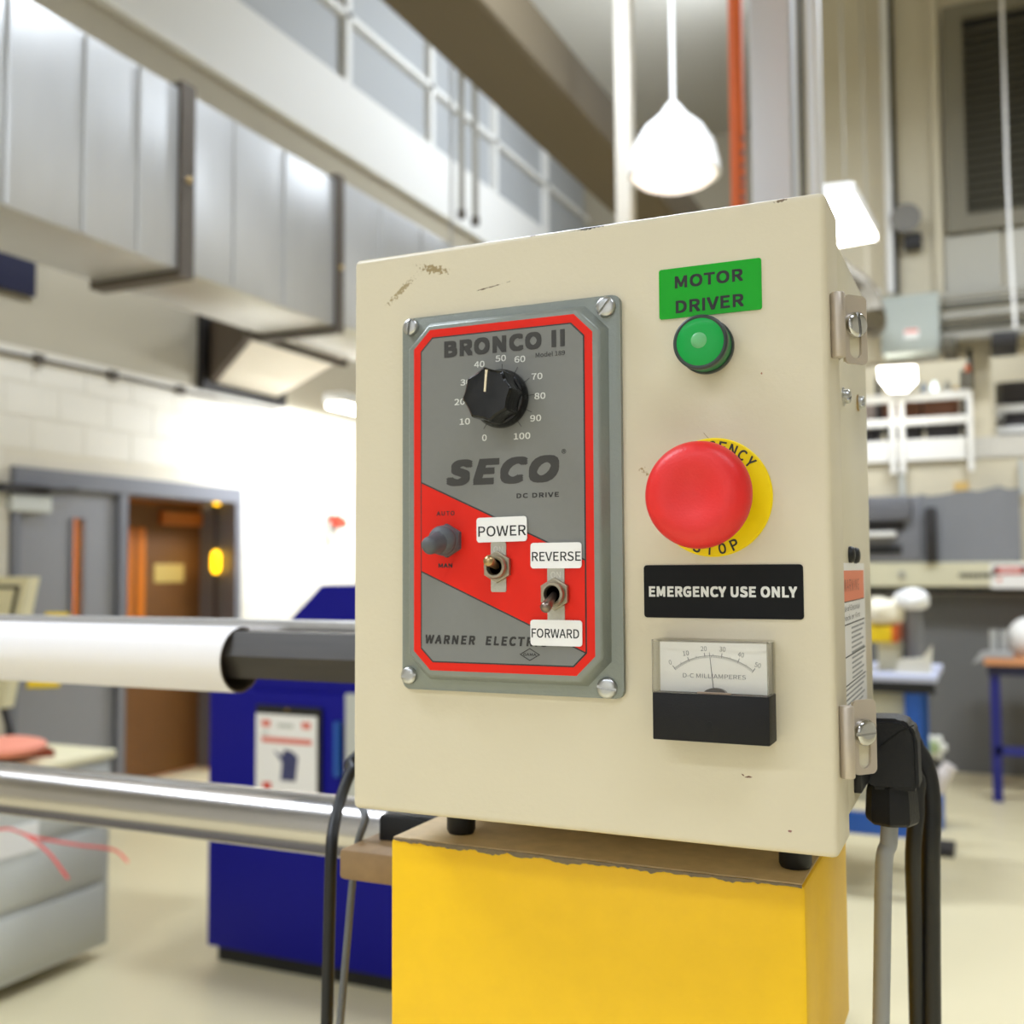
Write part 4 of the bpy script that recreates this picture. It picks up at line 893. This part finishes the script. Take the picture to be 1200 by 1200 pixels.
# knob
kn = obj('knob', lathe(bmesh.new(), [(0.0148, 0.0002), (0.0152, 0.0012), (0.0150, 0.0040), (0.0138, 0.0062), (0.0120, 0.0068)], (KX, fy, KZ), '-y', 64), BAKE, dr)
pt = math.atan2(at(573, 433, y=-0.032).z-at(571, 468, y=-0.032).z, at(573, 433, y=-0.032).x-at(571, 468, y=-0.032).x)
PA = R(97)
def flute(t, h):
    return 1-0.115*abs(math.sin(4*(t-PA)))**0.8
obj('knob_grip', lathe(bmesh.new(), [(0.0143, 0.0045), (0.0143, 0.0165), (0.0139, 0.0183), (0.0128, 0.0193), (0.0085, 0.0196), (0.003, 0.0194)], (KX, fy, KZ), '-y', 128, flute), BAKE, kn, 30)
bm = bmesh.new(); ca_, sa = math.cos(PA-R(12)), math.sin(PA-R(12))
def kp(rr, s): return (KX-0.0006+rr*ca_-sa*s, KZ+rr*sa+ca_*s)
prism(bm, [kp(0.0010, -0.0005), kp(0.0120, -0.0006), kp(0.0120, 0.0006), kp(0.0010, 0.0005)], fy-0.0190, fy-0.0199, 'y')
obj('pointer_line', bm, mat('cream_pointer', (236, 220, 190), 0.5), kn, 0)

# toggle switches
def toggle(c, ang_tip, tip, label, plate, mnut, rust):
    ts = thing('toggle_switch', c, label, 'switch')
    x, y, zc = c
    obj('indicator_plate', prism(bmesh.new(), rrect(*plate, 0.0010, 3), y+0.0002, y-0.0007, 'y', 0.0001), GRPLATE, ts, 0)
    text('lettering', 'ON', ((plate[0]+plate[2])/2-0.0027, plate[3]-0.0055, (plate[0]+plate[2])/2+0.0027, plate[3]-0.0022), y-0.00072, mat('emboss_light', (206, 202, 190), 0.4), ts)
    text('lettering', 'OFF', ((plate[0]+plate[2])/2-0.0030, plate[1]+0.0016, (plate[0]+plate[2])/2+0.0030, plate[1]+0.0042), y-0.00072, GRPLATE, ts)
    hx = [(x+0.0082*math.cos(R(90+60*k)), zc+0.0082*math.sin(R(90+60*k))) for k in range(6)]
    obj('hex_nut', prism(bmesh.new(), hx, y-0.0006, y-0.0030, 'y', 0.0004), mnut, ts, 0)
    bm = bmesh.new(); n = 36; rings = []
    for r, h in ((0.0060, 0.0028), (0.0062, 0.0034), (0.0060, 0.0052), (0.0056, 0.0058), (0.0044, 0.0058), (0.0040, 0.0050), (0.0036, 0.0014)):
        rings.append([bm.verts.new((x+r*math.cos(2*math.pi*k/n), y-h, zc+r*math.sin(2*math.pi*k/n))) for k in range(n)])
    for a, b in zip(rings, rings[1:]):
        for k in range(n): bm.faces.new((a[k], a[(k+1) % n], b[(k+1) % n], b[k]))
    obj('bushing', bm, mnut, ts, 30)
    obj('bushing_hole', lathe(bmesh.new(), [(0.0040, 0.0008), (0.0040, 0.0030)], (x, y, zc), '-y', 24), HOLE, ts)
    b0 = Vector((x, y-0.0015, zc)); d = Vector(tip)-b0
    pts = [b0+d*t for t in (0, 0.3, 0.55, 0.8, 0.9, 0.96, 1.0)]
    obj('lever', tube(bmesh.new(), pts, [0.0018, 0.0020, 0.0023, 0.0028, 0.0028, 0.0022, 0.0008], 18), rust, ts)
    return ts
LEV1 = mat('tarnished_brass', (176, 148, 104), 0.30, metal=0.9, noise_amt=0.2, noise_scale=300)
LEV2 = mat('tarnished_steel', (140, 124, 112), 0.28, metal=0.95, noise_amt=0.15, noise_scale=300)
t1 = at(571, 656, y=-0.0235); t2 = at(638, 714, y=-0.0270)
toggle((0.0938, fy-0.0003, z(0.1318)), 0, t1, 'metal toggle switch below the power label, lever up', (0.0896, z(0.1190), 0.0982, z(0.1445)), STEELW, LEV1)
toggle((0.1252, fy-0.0003, z(0.1182)), 0, t2, 'metal toggle switch between reverse and forward labels, lever down', (0.1208, z(0.1045), 0.1300, z(0.1315)), STEELW, LEV2)
# booted switch
bs = thing('booted_switch', (0.0645, fy-0.0003, z(0.1455)), 'toggle switch under a grey rubber boot at left', 'switch')
hx = [(0.0648+0.0088*math.cos(R(90+60*k)), z(0.1456)+0.0088*math.sin(R(90+60*k))) for k in range(6)]
obj('hex_base', prism(bmesh.new(), hx, fy, fy-0.0036, 'y', 0.0005), RUBG, bs, 0)
obj('boot_dome', lathe(bmesh.new(), [(0.0080, 0.0030), (0.0080, 0.0050), (0.0074, 0.0056), (0.0078, 0.0064), (0.0076, 0.0084), (0.0062, 0.0108), (0.004, 0.0120)], (0.0648, fy, z(0.1456)), '-y', 36), RUBG, bs, 60)
tb_ = at(501.5, 640, y=-0.0290); b0 = Vector((0.0648, fy-0.0050, z(0.1456))); d = tb_-b0
obj('boot_tip', tube(bmesh.new(), [b0+d*t for t in (0, 0.35, 0.6, 0.8, 0.93, 1.03, 1.08, 1.10)], [0.0062, 0.0058, 0.0050, 0.0047, 0.0046, 0.0036, 0.0020, 0.0004], 20), RUBG, bs, 80)
# stickers on the drive
def sticker(s, x0, z0, x1, z1, tb2, label, m=WLAB, ink=INK, y=fy-0.0005, bold=0.0, r=0.0016, rot=0, name='sticker', lines=None):
    t = thing(name, ((x0+x1)/2, y, z(z0)), label, 'label')
    cx, cz_ = (x0+x1)/2, (z(z0)+z(z1))/2
    def rp(p): return (cx+(p[0]-cx)*math.cos(rot)-(p[1]-cz_)*math.sin(rot), cz_+(p[0]-cx)*math.sin(rot)+(p[1]-cz_)*math.cos(rot))
    obj('backing', prism(bmesh.new(), [rp(p) for p in rrect(x0, z(z0), x1, z(z1), r)], y+0.0003, y-0.00025, 'y'), m, t, 0)
    for txt, bb_ in (lines or [(s, tb2)]):
        text('lettering', txt, (bb_[0], z(bb_[1]), bb_[2], z(bb_[3])), y-0.00027, ink, t, bold=bold, rot=rot)
    return t
sticker('POWER', 0.0818, 0.1445, 0.1100, 0.1572, (0.0828, 0.1474, 0.1096, 0.1528), 'white sticker reading POWER on the red band', rot=R(0.8), y=fy-0.0012)
sticker('REVERSE', 0.1120, 0.1309, 0.1393, 0.1437, (0.1128, 0.1345, 0.1390, 0.1392), 'white sticker reading REVERSE above the right toggle', y=fy-0.0012)
sticker('FORWARD', 0.1117, 0.0925, 0.1393, 0.1053, (0.1124, 0.0964, 0.1378, 0.1010), 'white sticker reading FORWARD below the right toggle', y=fy-0.0012)
sticker('', 0.1775, 0.2525, 0.2275, 0.2772, None, 'green label reading MOTOR DRIVER above the indicator lamp', GREENL, INK, -0.0003, 0.026, 0.0012, 0, lines=[('MOTOR', (0.1855, 0.2670, 0.2188, 0.2732)), ('DRIVER', (0.1858, 0.2548, 0.2190, 0.2610))])
sticker('EMERGENCY USE ONLY', 0.1680, 0.1068, 0.2440, 0.1322, (0.1705, 0.1168, 0.2412, 0.1220), 'black label reading EMERGENCY USE ONLY in white', BLKS, WHTP, -0.0003, 0.034, 0.0016)

# ---------------- indicator lamp
il = thing('indicator_lamp', (0.201, 0, z(0.224)), 'round green indicator lamp below the motor driver label', 'lamp')
LX, LZ = 0.2010, z(0.2368)
obj('base_ring', lathe(bmesh.new(), [(0.0131, -0.0004), (0.0133, 0.0025), (0.0128, 0.0032)], (LX, 0, LZ), '-y', 48), DGREY, il)
def ridg(t, h): return 1+0.012*0
obj('lens_barrel', lathe(bmesh.new(), [(0.0124, 0.0028), (0.0122, 0.0128)], (LX, 0, LZ), '-y', 168, ridg), GLENSD, il)
obj('bezel', lathe(bmesh.new(), [(0.0128, 0.0112), (0.0131, 0.0122), (0.0130, 0.0138), (0.0122, 0.0144), (0.0113, 0.0142), (0.0110, 0.0134)], (LX, 0, LZ), '-y', 56), DGREY, il)
lens = obj('lens_face', lathe(bmesh.new(), [(0.0116, 0.0120), (0.0116, 0.0140), (0.0108, 0.0144), (0.0060, 0.0147), (0.001, 0.0148)], (LX, 0, LZ), '-y', 56), GLENS, il, 60)
obj('lens_glow', lathe(bmesh.new(), [(0.0042, 0.0144), (0.0036, 0.0149), (0.0024, 0.0153), (0.0008, 0.0155)], (LX-0.0004, 0, LZ+0.0006), '-y', 32), GLOW, lens, 80)  # glow at the lens centre put into a paler green dome

# ---------------- emergency stop
es = thing('emergency_stop_button', (0.2028, 0, z(0.136)), 'big red mushroom emergency stop button on yellow disc', 'button')
EX, EZ = 0.2027, z(0.1643)
obj('legend_disc', lathe(bmesh.new(), [(0.0282, -0.0003), (0.0284, 0.0008), (0.0278, 0.0013)], (EX, 0, EZ), '-y', 80), YELD, es)
obj('collar', lathe(bmesh.new(), [(0.0150, 0.001), (0.0150, 0.010), (0.0130, 0.011), (0.0130, 0.022)], (EX, 0, EZ), '-y', 40), mat('dark_red_collar', (120, 20, 20), 0.4), es)
obj('mushroom_head', lathe(bmesh.new(), [(0.0130, 0.0180), (0.0215, 0.0190), (0.0240, 0.0215), (0.0247, 0.0245), (0.0243, 0.0275), (0.0228, 0.0305), (0.0200, 0.0327), (0.0165, 0.0337), (0.0130, 0.0336), (0.0090, 0.0325), (0.0050, 0.0317), (0.0010, 0.0314)], (EX-0.0008, 0, EZ-0.0002), '-y', 96), REDB, es, 80)
def arc_text(s, r, a_c, step, top):
    n = len(s)
    for i, chx in enumerate(s):
        a = a_c + (-(i-(n-1)/2)*step if top else (i-(n-1)/2)*step)
        cx, cz_ = EX+r*math.cos(R(a)), EZ+r*math.sin(R(a)); rot = R(a-90) if top else R(a+90)
        w = 0.0018 if chx != 'I' else 0.0006
        text('letter', chx, (cx-w, cz_-0.0026, cx+w, cz_+0.0026), -0.00135, BLKP, es, bold=0.012, rot=rot)
arc_text('EMERGENCY', 0.0243, 90, 12.2, True)
arc_text('STOP', 0.0248, -87, 14.0, False)

# ---------------- panel meter
pm = thing('panel_meter', (0.2035, 0, z(0.050)), 'analogue milliamp panel meter with black lower half', 'meter')
MX0, MX1, MZ0, MZ1, MZC, MD = 0.1763, 0.2306, z(0.0508), z(0.0972), z(0.0727), 0.0160
obj('lower_cover', B((MX0, -MD, MZ0), (MX1, 0.0002, MZC), 0.0005, 2), METB, pm)
obj('dial_hole', lathe(bmesh.new(), [(0.0016, 0), (0.0016, 0.0003)], (0.2032, -MD, z(0.0590)), '-y', 20), HOLE, pm)
obj('base', B((MX0+0.001, -0.0030, MZC), (MX1-0.001, 0.0002, MZ1-0.001)), mat('meter_back', (214, 208, 196), 0.5), pm, 0)
sc_ = obj('scale_plate', B((MX0+0.0022, -0.0100, MZC+0.0002), (MX1-0.0014, -0.0094, MZ1-0.0012)), SCALE, pm, 0)
bm = bmesh.new(); t_ = 0.0010
box(bm, (MX0, -MD, MZC+0.0001), (MX1, -MD+t_, MZ1), 0.0003, 1)
box(bm, (MX0, -MD+t_, MZ1-t_), (MX1, 0, MZ1)); box(bm, (MX0, -MD+t_, MZC+0.0001), (MX0+t_, 0, MZ1-t_)); box(bm, (MX1-t_, -MD+t_, MZC+0.0001), (MX1, 0, MZ1-t_))
obj('clear_cover', bm, ACR, pm, 0)
bm = bmesh.new()   # visible bright edges of the moulding
for (a, b_) in (((MX0, MZC), (MX0+0.0007, MZ1)), ((MX1-0.0007, MZC), (MX1, MZ1)), ((MX0, MZ1-0.0007), (MX1, MZ1)), ((MX0, MZC), (MX1, MZC+0.0008))):
    box(bm, (a[0], -MD-0.00005, a[1]), (b_[0], -MD+0.0007, b_[1]))
obj('cover_edge', bm, clear('acrylic_edge', (0.93, 0.91, 0.87), 0.25), pm, 0)
SY = -0.0101; SCX, SCZ, SR = 0.2040, z(0.0600), 0.0300
bm = bmesh.new()
def sarc(r0_, r1_, a0, a1, n=24):
    for k in range(n):
        q4 = []
        for a, r in ((a0+(a1-a0)*k/n, r0_), (a0+(a1-a0)*(k+1)/n, r0_), (a0+(a1-a0)*(k+1)/n, r1_), (a0+(a1-a0)*k/n, r1_)):
            q4.append((SCX+r*math.sin(R(a)), SCZ+r*math.cos(R(a))))
        prism(bm, q4, SY+0.00005, SY-0.00004, 'y')
sarc(SR-0.00008, SR+0.00008, -38, 38)
for k in range(51):
    a = -38+76*k/50; l = 0.0024 if k % 10 == 0 else (0.0017 if k % 5 == 0 else 0.0009)
    w = 0.00010 if k % 10 else 0.00016
    ux, uz = math.sin(R(a)), math.cos(R(a)); nx_, nz_ = uz*w, -ux*w
    prism(bm, [(SCX+(SR-0.001)*ux-nx_, SCZ+(SR-0.001)*uz-nz_), (SCX+(SR-0.001+l)*ux-nx_, SCZ+(SR-0.001+l)*uz-nz_), (SCX+(SR-0.001+l)*ux+nx_, SCZ+(SR-0.001+l)*uz+nz_), (SCX+(SR-0.001)*ux+nx_, SCZ+(SR-0.001)*uz+nz_)], SY+0.00005, SY-0.00004, 'y')
o = obj('scale_marks', bm, SCINK, sc_, 0); o['kind'] = 'stuff'
for k, s in enumerate(('0', '10', '20', '30', '40', '50')):
    a = -38+76*k/5; r = SR+0.0034; cx, cz_ = SCX+r*math.sin(R(a)), SCZ+r*math.cos(R(a)); w = 0.0006 if k == 0 else 0.0014
    text('scale_number', s, (cx-w, cz_-0.0011, cx+w, cz_+0.0011), SY-0.00004, SCINK, sc_, rot=-R(a)*0.4, bold=-1)
text('lettering', 'D-C MILLIAMPERES', (0.1895, z(0.0795), 0.2190, z(0.0815)), SY-0.00004, SCINK, sc_, bold=-1)
nb_, nt_ = Vector((0.2045, -0.0115, z(0.0730))), Vector((0.2026, -0.0115, z(0.0915)))
obj('needle', tube(bmesh.new(), [nb_, nt_], [0.00022, 0.00010], 6), BLKP, pm)
bm = prism(bmesh.new(), [(0.2053+0.0056*math.cos(R(a)), z(0.0723)+0.0030*math.sin(R(a))) for a in range(0, 181, 15)], -0.0106, -0.0130, 'y')
obj('pivot_cover', bm, mat('pivot_grey', (70, 60, 56), 0.4), pm, 0)
obj('zero_adjuster', B((0.1975, -0.0152, z(0.0728)), (0.2130, -0.0140, z(0.0736))), mat('adjuster', (200, 170, 150), 0.4), pm, 0)

# ---------------- hinges
def hinge(zc_top, zc_bot, pz0, pz1, szc, slotang, label):
    h = thing('hinge_clamp', (DW+0.005, 0.015, z(zc_bot)), label, 'hinge')
    hx_ = DW+0.0032
    obj('barrel', lathe(bmesh.new(), [(0.0030, 0), (0.0034, 0.0006), (0.0034, (zc_top-zc_bot)-0.0006), (0.0030, zc_top-zc_bot)], (hx_, 0.010, z(zc_bot)), 'z', 24), HINGE, h)
    # plate, slotted, standing off the side and turned towards the front
    c0 = Vector((DW+0.0045, 0.018, 0)); c1 = Vector((DW+0.0134, 0.0285, 0)); u = (c1-c0).normalized(); n_ = Vector((u.y, -u.x, 0)); L = (c1-c0).length
    v = Vector((0, 0, 1)); th = 0.0012
    bm = bmesh.new()
    hh = pz1-pz0; out_ = rrect(0, 0, L, hh, 0.0028, 5)
    sw = 0.0036; sc = L*0.47; sb = 0.0055 ; stp = hh*0.62
    hole = []
    for k in range(13): a = R(180*k/12); hole.append((sc+sw*math.cos(a), stp+sw*math.sin(a)))
    for k in range(13): a = R(180+180*k/12); hole.append((sc+sw*math.cos(a), sb+sw*math.sin(a)*0.9+0.0005))
    def Q(p, d): return c0+u*p[0]+v*(z(pz0)+p[1])+n_*d
    fo = [bm.verts.new(Q(p, th)) for p in out_]; fi = [bm.verts.new(Q(p, th)) for p in hole]
    es_ = [bm.edges.new((fo[i], fo[(i+1) % len(fo)])) for i in range(len(fo))]+[bm.edges.new((fi[i], fi[(i+1) % len(fi)])) for i in range(len(fi))]
    bmesh.ops.triangle_fill(bm, use_beauty=True, use_dissolve=False, edges=es_)
    r_ = bmesh.ops.extrude_face_region(bm, geom=bm.faces[:])
    for w_ in r_['geom']:
        if isinstance(w_, bmesh.types.BMVert): w_.co -= n_*th
    obj('slotted_plate', bm, HINGE, h, 30)
    # saddle behind the plate ties it to the box side
    sp_ = [(DW-E_, 0.044), (DW+0.0145, 0.0300), (DW+0.0138, 0.0285), (DW-E_, 0.0425)]
    obj('saddle', prism(bmesh.new(), [(DW-E_-0.0005, 0.046), (DW+0.0030, 0.0340), (DW+0.0040, 0.0190), (DW-0.0002, 0.0190), (DW-0.0002, 0.041), (DW-E_-0.0005, 0.041)], z(pz0+0.006), z(pz1-0.006), 'z'), PAINT2, h, 0)
    obj('backing_plate', prism(bmesh.new(), [tuple((c0+u*0.0006-n_*0.0009)[:2]), tuple((c1-u*0.0006-n_*0.0009)[:2]), tuple((c1-u*0.0006-n_*0.0002)[:2]), tuple((c0+u*0.0006-n_*0.0002)[:2])], z(pz0+0.001), z(pz1-0.001), 'z'), PAINT2, h, 0)
    cS = c0+u*(L*0.44)+v*z(szc)+n_*th
    slotted('clamp_screw', tuple(cS), 0.0062, 0.0034, R(slotang), (u, v, n_), CHROME, h)
hinge(0.2590, 0.2285, 0.2270, 0.2600, 0.2455, 98, 'upper slotted metal hinge clamp on the box side')
hinge(0.0672, 0.0345, 0.0345, 0.0690, 0.0540, 4, 'lower slotted metal hinge clamp on the box side')
# side screws and plugs
SXX = DW-E_
for px, py, l in ((991, 465, 'small silver screw half hidden by the door edge'), (1008, 472, 'silver pan head screw with washer on the box side')):
    c = at(px-3, py, x=SXX)
    t = thing('side_screw', c, l, 'screw')
    obj('washer', lathe(bmesh.new(), [(0.0050, -0.0004), (0.0050, 0.0008)], (SXX, c.y, c.z), 'x', 24), BRASS if px > 1000 else STEEL, t)
    slotted('screw_head', (SXX+0.0008, c.y, c.z), 0.0038, 0.0034, R(30), 'x', STEEL, t)
for px, py, l in ((996.5, 650, 'left one of the two black rubber plugs above the warning label'), (1002.5, 651, 'right one of the two black rubber plugs above the warning label')):
    c = at(px-1.5, py, x=SXX)
    o = obj('rubber_plug', lathe(bmesh.new(), [(0.0042, -0.0004), (0.0045, 0.0010), (0.0038, 0.0026), (0.0018, 0.0032)], (SXX, c.y, c.z), 'x', 24), BLKR, None, 60); setp(o, l, 'plug')
# warning label on the side
wl_ = thing('warning_label', (SXX, 0.11, z(0.053)), 'white warning label with orange header on the box side', 'label')
ly0, ly1 = 0.045, 0.158
def lq(name, y0, v0, y1, v1, m, d=0.00045): return obj(name, B((SXX+0.0002, y0, z(v0)), (SXX+d, y1, z(v1))), m, wl_, 0)
lq('backing', ly0, 0.0540, ly1, 0.1330, WLAB, 0.0003)
lq('header', ly0+0.003, 0.1130, ly1-0.005, 0.1290, ORNG)
text('lettering', 'WARNING', (0.064, z(0.1180), 0.128, z(0.1245)), SXX+0.00050, mat('header_ink', (150, 84, 66), 0.5), wl_, face='x', bold=-1, spacing=1.15)
for v in (0.1128, 0.1010, 0.0845, 0.0700): lq('rule', ly0+0.003, v-0.0003, ly1-0.005, v+0.0003, INK, 0.00042)
text('lettering', 'Risk of Electrical', (0.056, z(0.1078), 0.130, z(0.1110)), SXX+0.00040, INK, wl_, face='x', bold=-1, spacing=1.1)
text('lettering', 'Shock or Fire', (0.056, z(0.1030), 0.130, z(0.1060)), SXX+0.00040, INK, wl_, face='x', bold=-1, spacing=1.1)
GI = mat('fine_print', (150, 150, 152), 0.5)
for blk in ((0.0990, 6, 0.092, 0.150), (0.0830, 5, 0.092, 0.150), (0.0685, 5, 0.055, 0.150)):
    for k in range(blk[1]):
        v = blk[0]-k*0.0026; lq('print_line', blk[2], v-0.0011, blk[3]-0.004*(k*7 % 5), v-0.0001, GI, 0.00040)

# ---------------- cable gland, cables
gl = thing('cable_elbow', (0.2715, 0.14, z(-0.02)), 'black right angle cable connector on the lower box side', 'connector')
GY = 0.14
c = at(1049, 870, y=GY); gx = c.x
zt_, zm_, zb_ = at(1055, 839, y=GY).z, at(1050, 921, y=GY).z, at(1045, 964, y=GY).z
obj('flange', B((SXX-0.0003, GY-0.050, zm_+0.004), (SXX+0.004, GY+0.022, zt_-0.001), 0.001), BLKM, gl)
rg = (at(1077, 880, y=GY).x-at(1022, 880, y=GY).x)/2
bm = bmesh.new()
rad = 0.006
ptsE = [(gx-rg, zt_-0.004), (gx+rg-0.009, zt_), (gx+rg-0.003, zt_-0.003), (gx+rg, zt_-0.009), (gx+rg+0.0005, zm_), (gx-rg, zm_-0.0005)]
ptsE[0] = (SXX+0.001, zt_-0.0005); ptsE[-1] = (gx-rg, zm_-0.0005); ptsE.append((gx-rg, zm_+0.006)); ptsE.append((SXX+0.001, zm_+0.006))
prism(bm, ptsE, GY-0.014, GY+0.014, 'y'); bmesh.ops.bevel(bm, geom=[e for e in bm.edges], offset=0.0022, segments=3, affect='EDGES')
obj('elbow_body', bm, BLKM, gl, 40)
# seam
s0, s1 = at(1030, 876, y=GY-0.0143), at(1071, 850, y=GY-0.0143)
obj('seam', tube(bmesh.new(), [s0, at(1055, 857, y=GY-0.0143), s1], 0.00045, 6), HOLE, gl)
obj('clamp_nut', lathe(bmesh.new(), [(rg*1.0, 0), (rg*1.12, 0.0015), (rg*1.16, 0.004), (rg*1.10, zm_-zb_-0.004), (rg*1.02, zm_-zb_+0.001)], (gx-0.0025, GY, zb_), 'z', 8), BLKM, gl, 20)
def drop(P, dx=0.0, dy=0.0):
    P = Vector(P); return [P+Vector((dx*0.1, dy*0.1, -0.05)), P+Vector((dx*0.25, dy*0.25, -0.14)), P+Vector((dx*0.5, dy*0.5, -0.32)), P+Vector((dx*0.8, dy*0.8, -0.62)), Vector((P.x+dx, P.y+dy, 0.01))]
ca1 = [(gx-0.0035, GY, zb_+0.006), (gx-0.0045, GY, zb_-0.008), at(1041, 990, y=GY), at(1036, 1012, y=GY)] + drop(at(1036, 1012, y=GY), -0.03, 0.1)
o = obj('grey_cable', tube(bmesh.new(), curve_pts(ca1), 0.0048, 14), CGREY); setp(o, 'grey cable coming out of the black elbow connector', 'cable')
YC = 0.23
ctrl = [(0.20, 0.205, z(0.035)), at(1050, 860, y=YC), at(1074, 880, y=YC), at(1086, 905, y=YC), at(1091, 945, y=YC), at(1090, 1000, y=YC)] + drop(at(1090, 1000, y=YC), -0.02, 0.2)
o = obj('black_cable', tube(bmesh.new(), curve_pts(ctrl), 0.0062, 16), BLKR); setp(o, 'thick black cable looping down behind the elbow connector', 'cable')
ctrl = [(0.21, 0.205, z(0.02)), at(1062, 900, y=0.215), at(1074, 940, y=0.215), at(1070, 1000, y=0.215)] + drop(at(1070, 1000, y=0.215), -0.02, 0.25)
o = obj('black_cable', tube(bmesh.new(), curve_pts(ctrl), 0.0048, 16), BLKR); setp(o, 'thinner black cable hanging between elbow connector and thick cable', 'cable')
YL = 0.12
ctrl = [(0.0, 0.21, z(0.075)), at(428, 878, y=0.19), at(411, 905, y=0.17), at(399, 937, y=0.15), at(391, 970, y=0.13), at(388, 1004, y=YL)] + drop(at(388, 1004, y=YL), 0.0, -0.02)
o = obj('black_cable', tube(bmesh.new(), curve_pts(ctrl), 0.0042, 14), BLKR); setp(o, 'black cable hanging in front of the rollers left of the box', 'cable')
ctrl = [(0.03, 0.16, z(0.012)), at(440, 930, y=0.14), at(428, 962, y=YL), at(417, 1000, y=YL)] + drop(at(417, 1000, y=YL), -0.02, -0.06)
o = obj('grey_cable', tube(bmesh.new(), curve_pts(ctrl), 0.0026, 12), mat('dark_grey_cable', (96, 98, 100), 0.5)); setp(o, 'thin dark grey cable under the lower left box corner', 'cable')
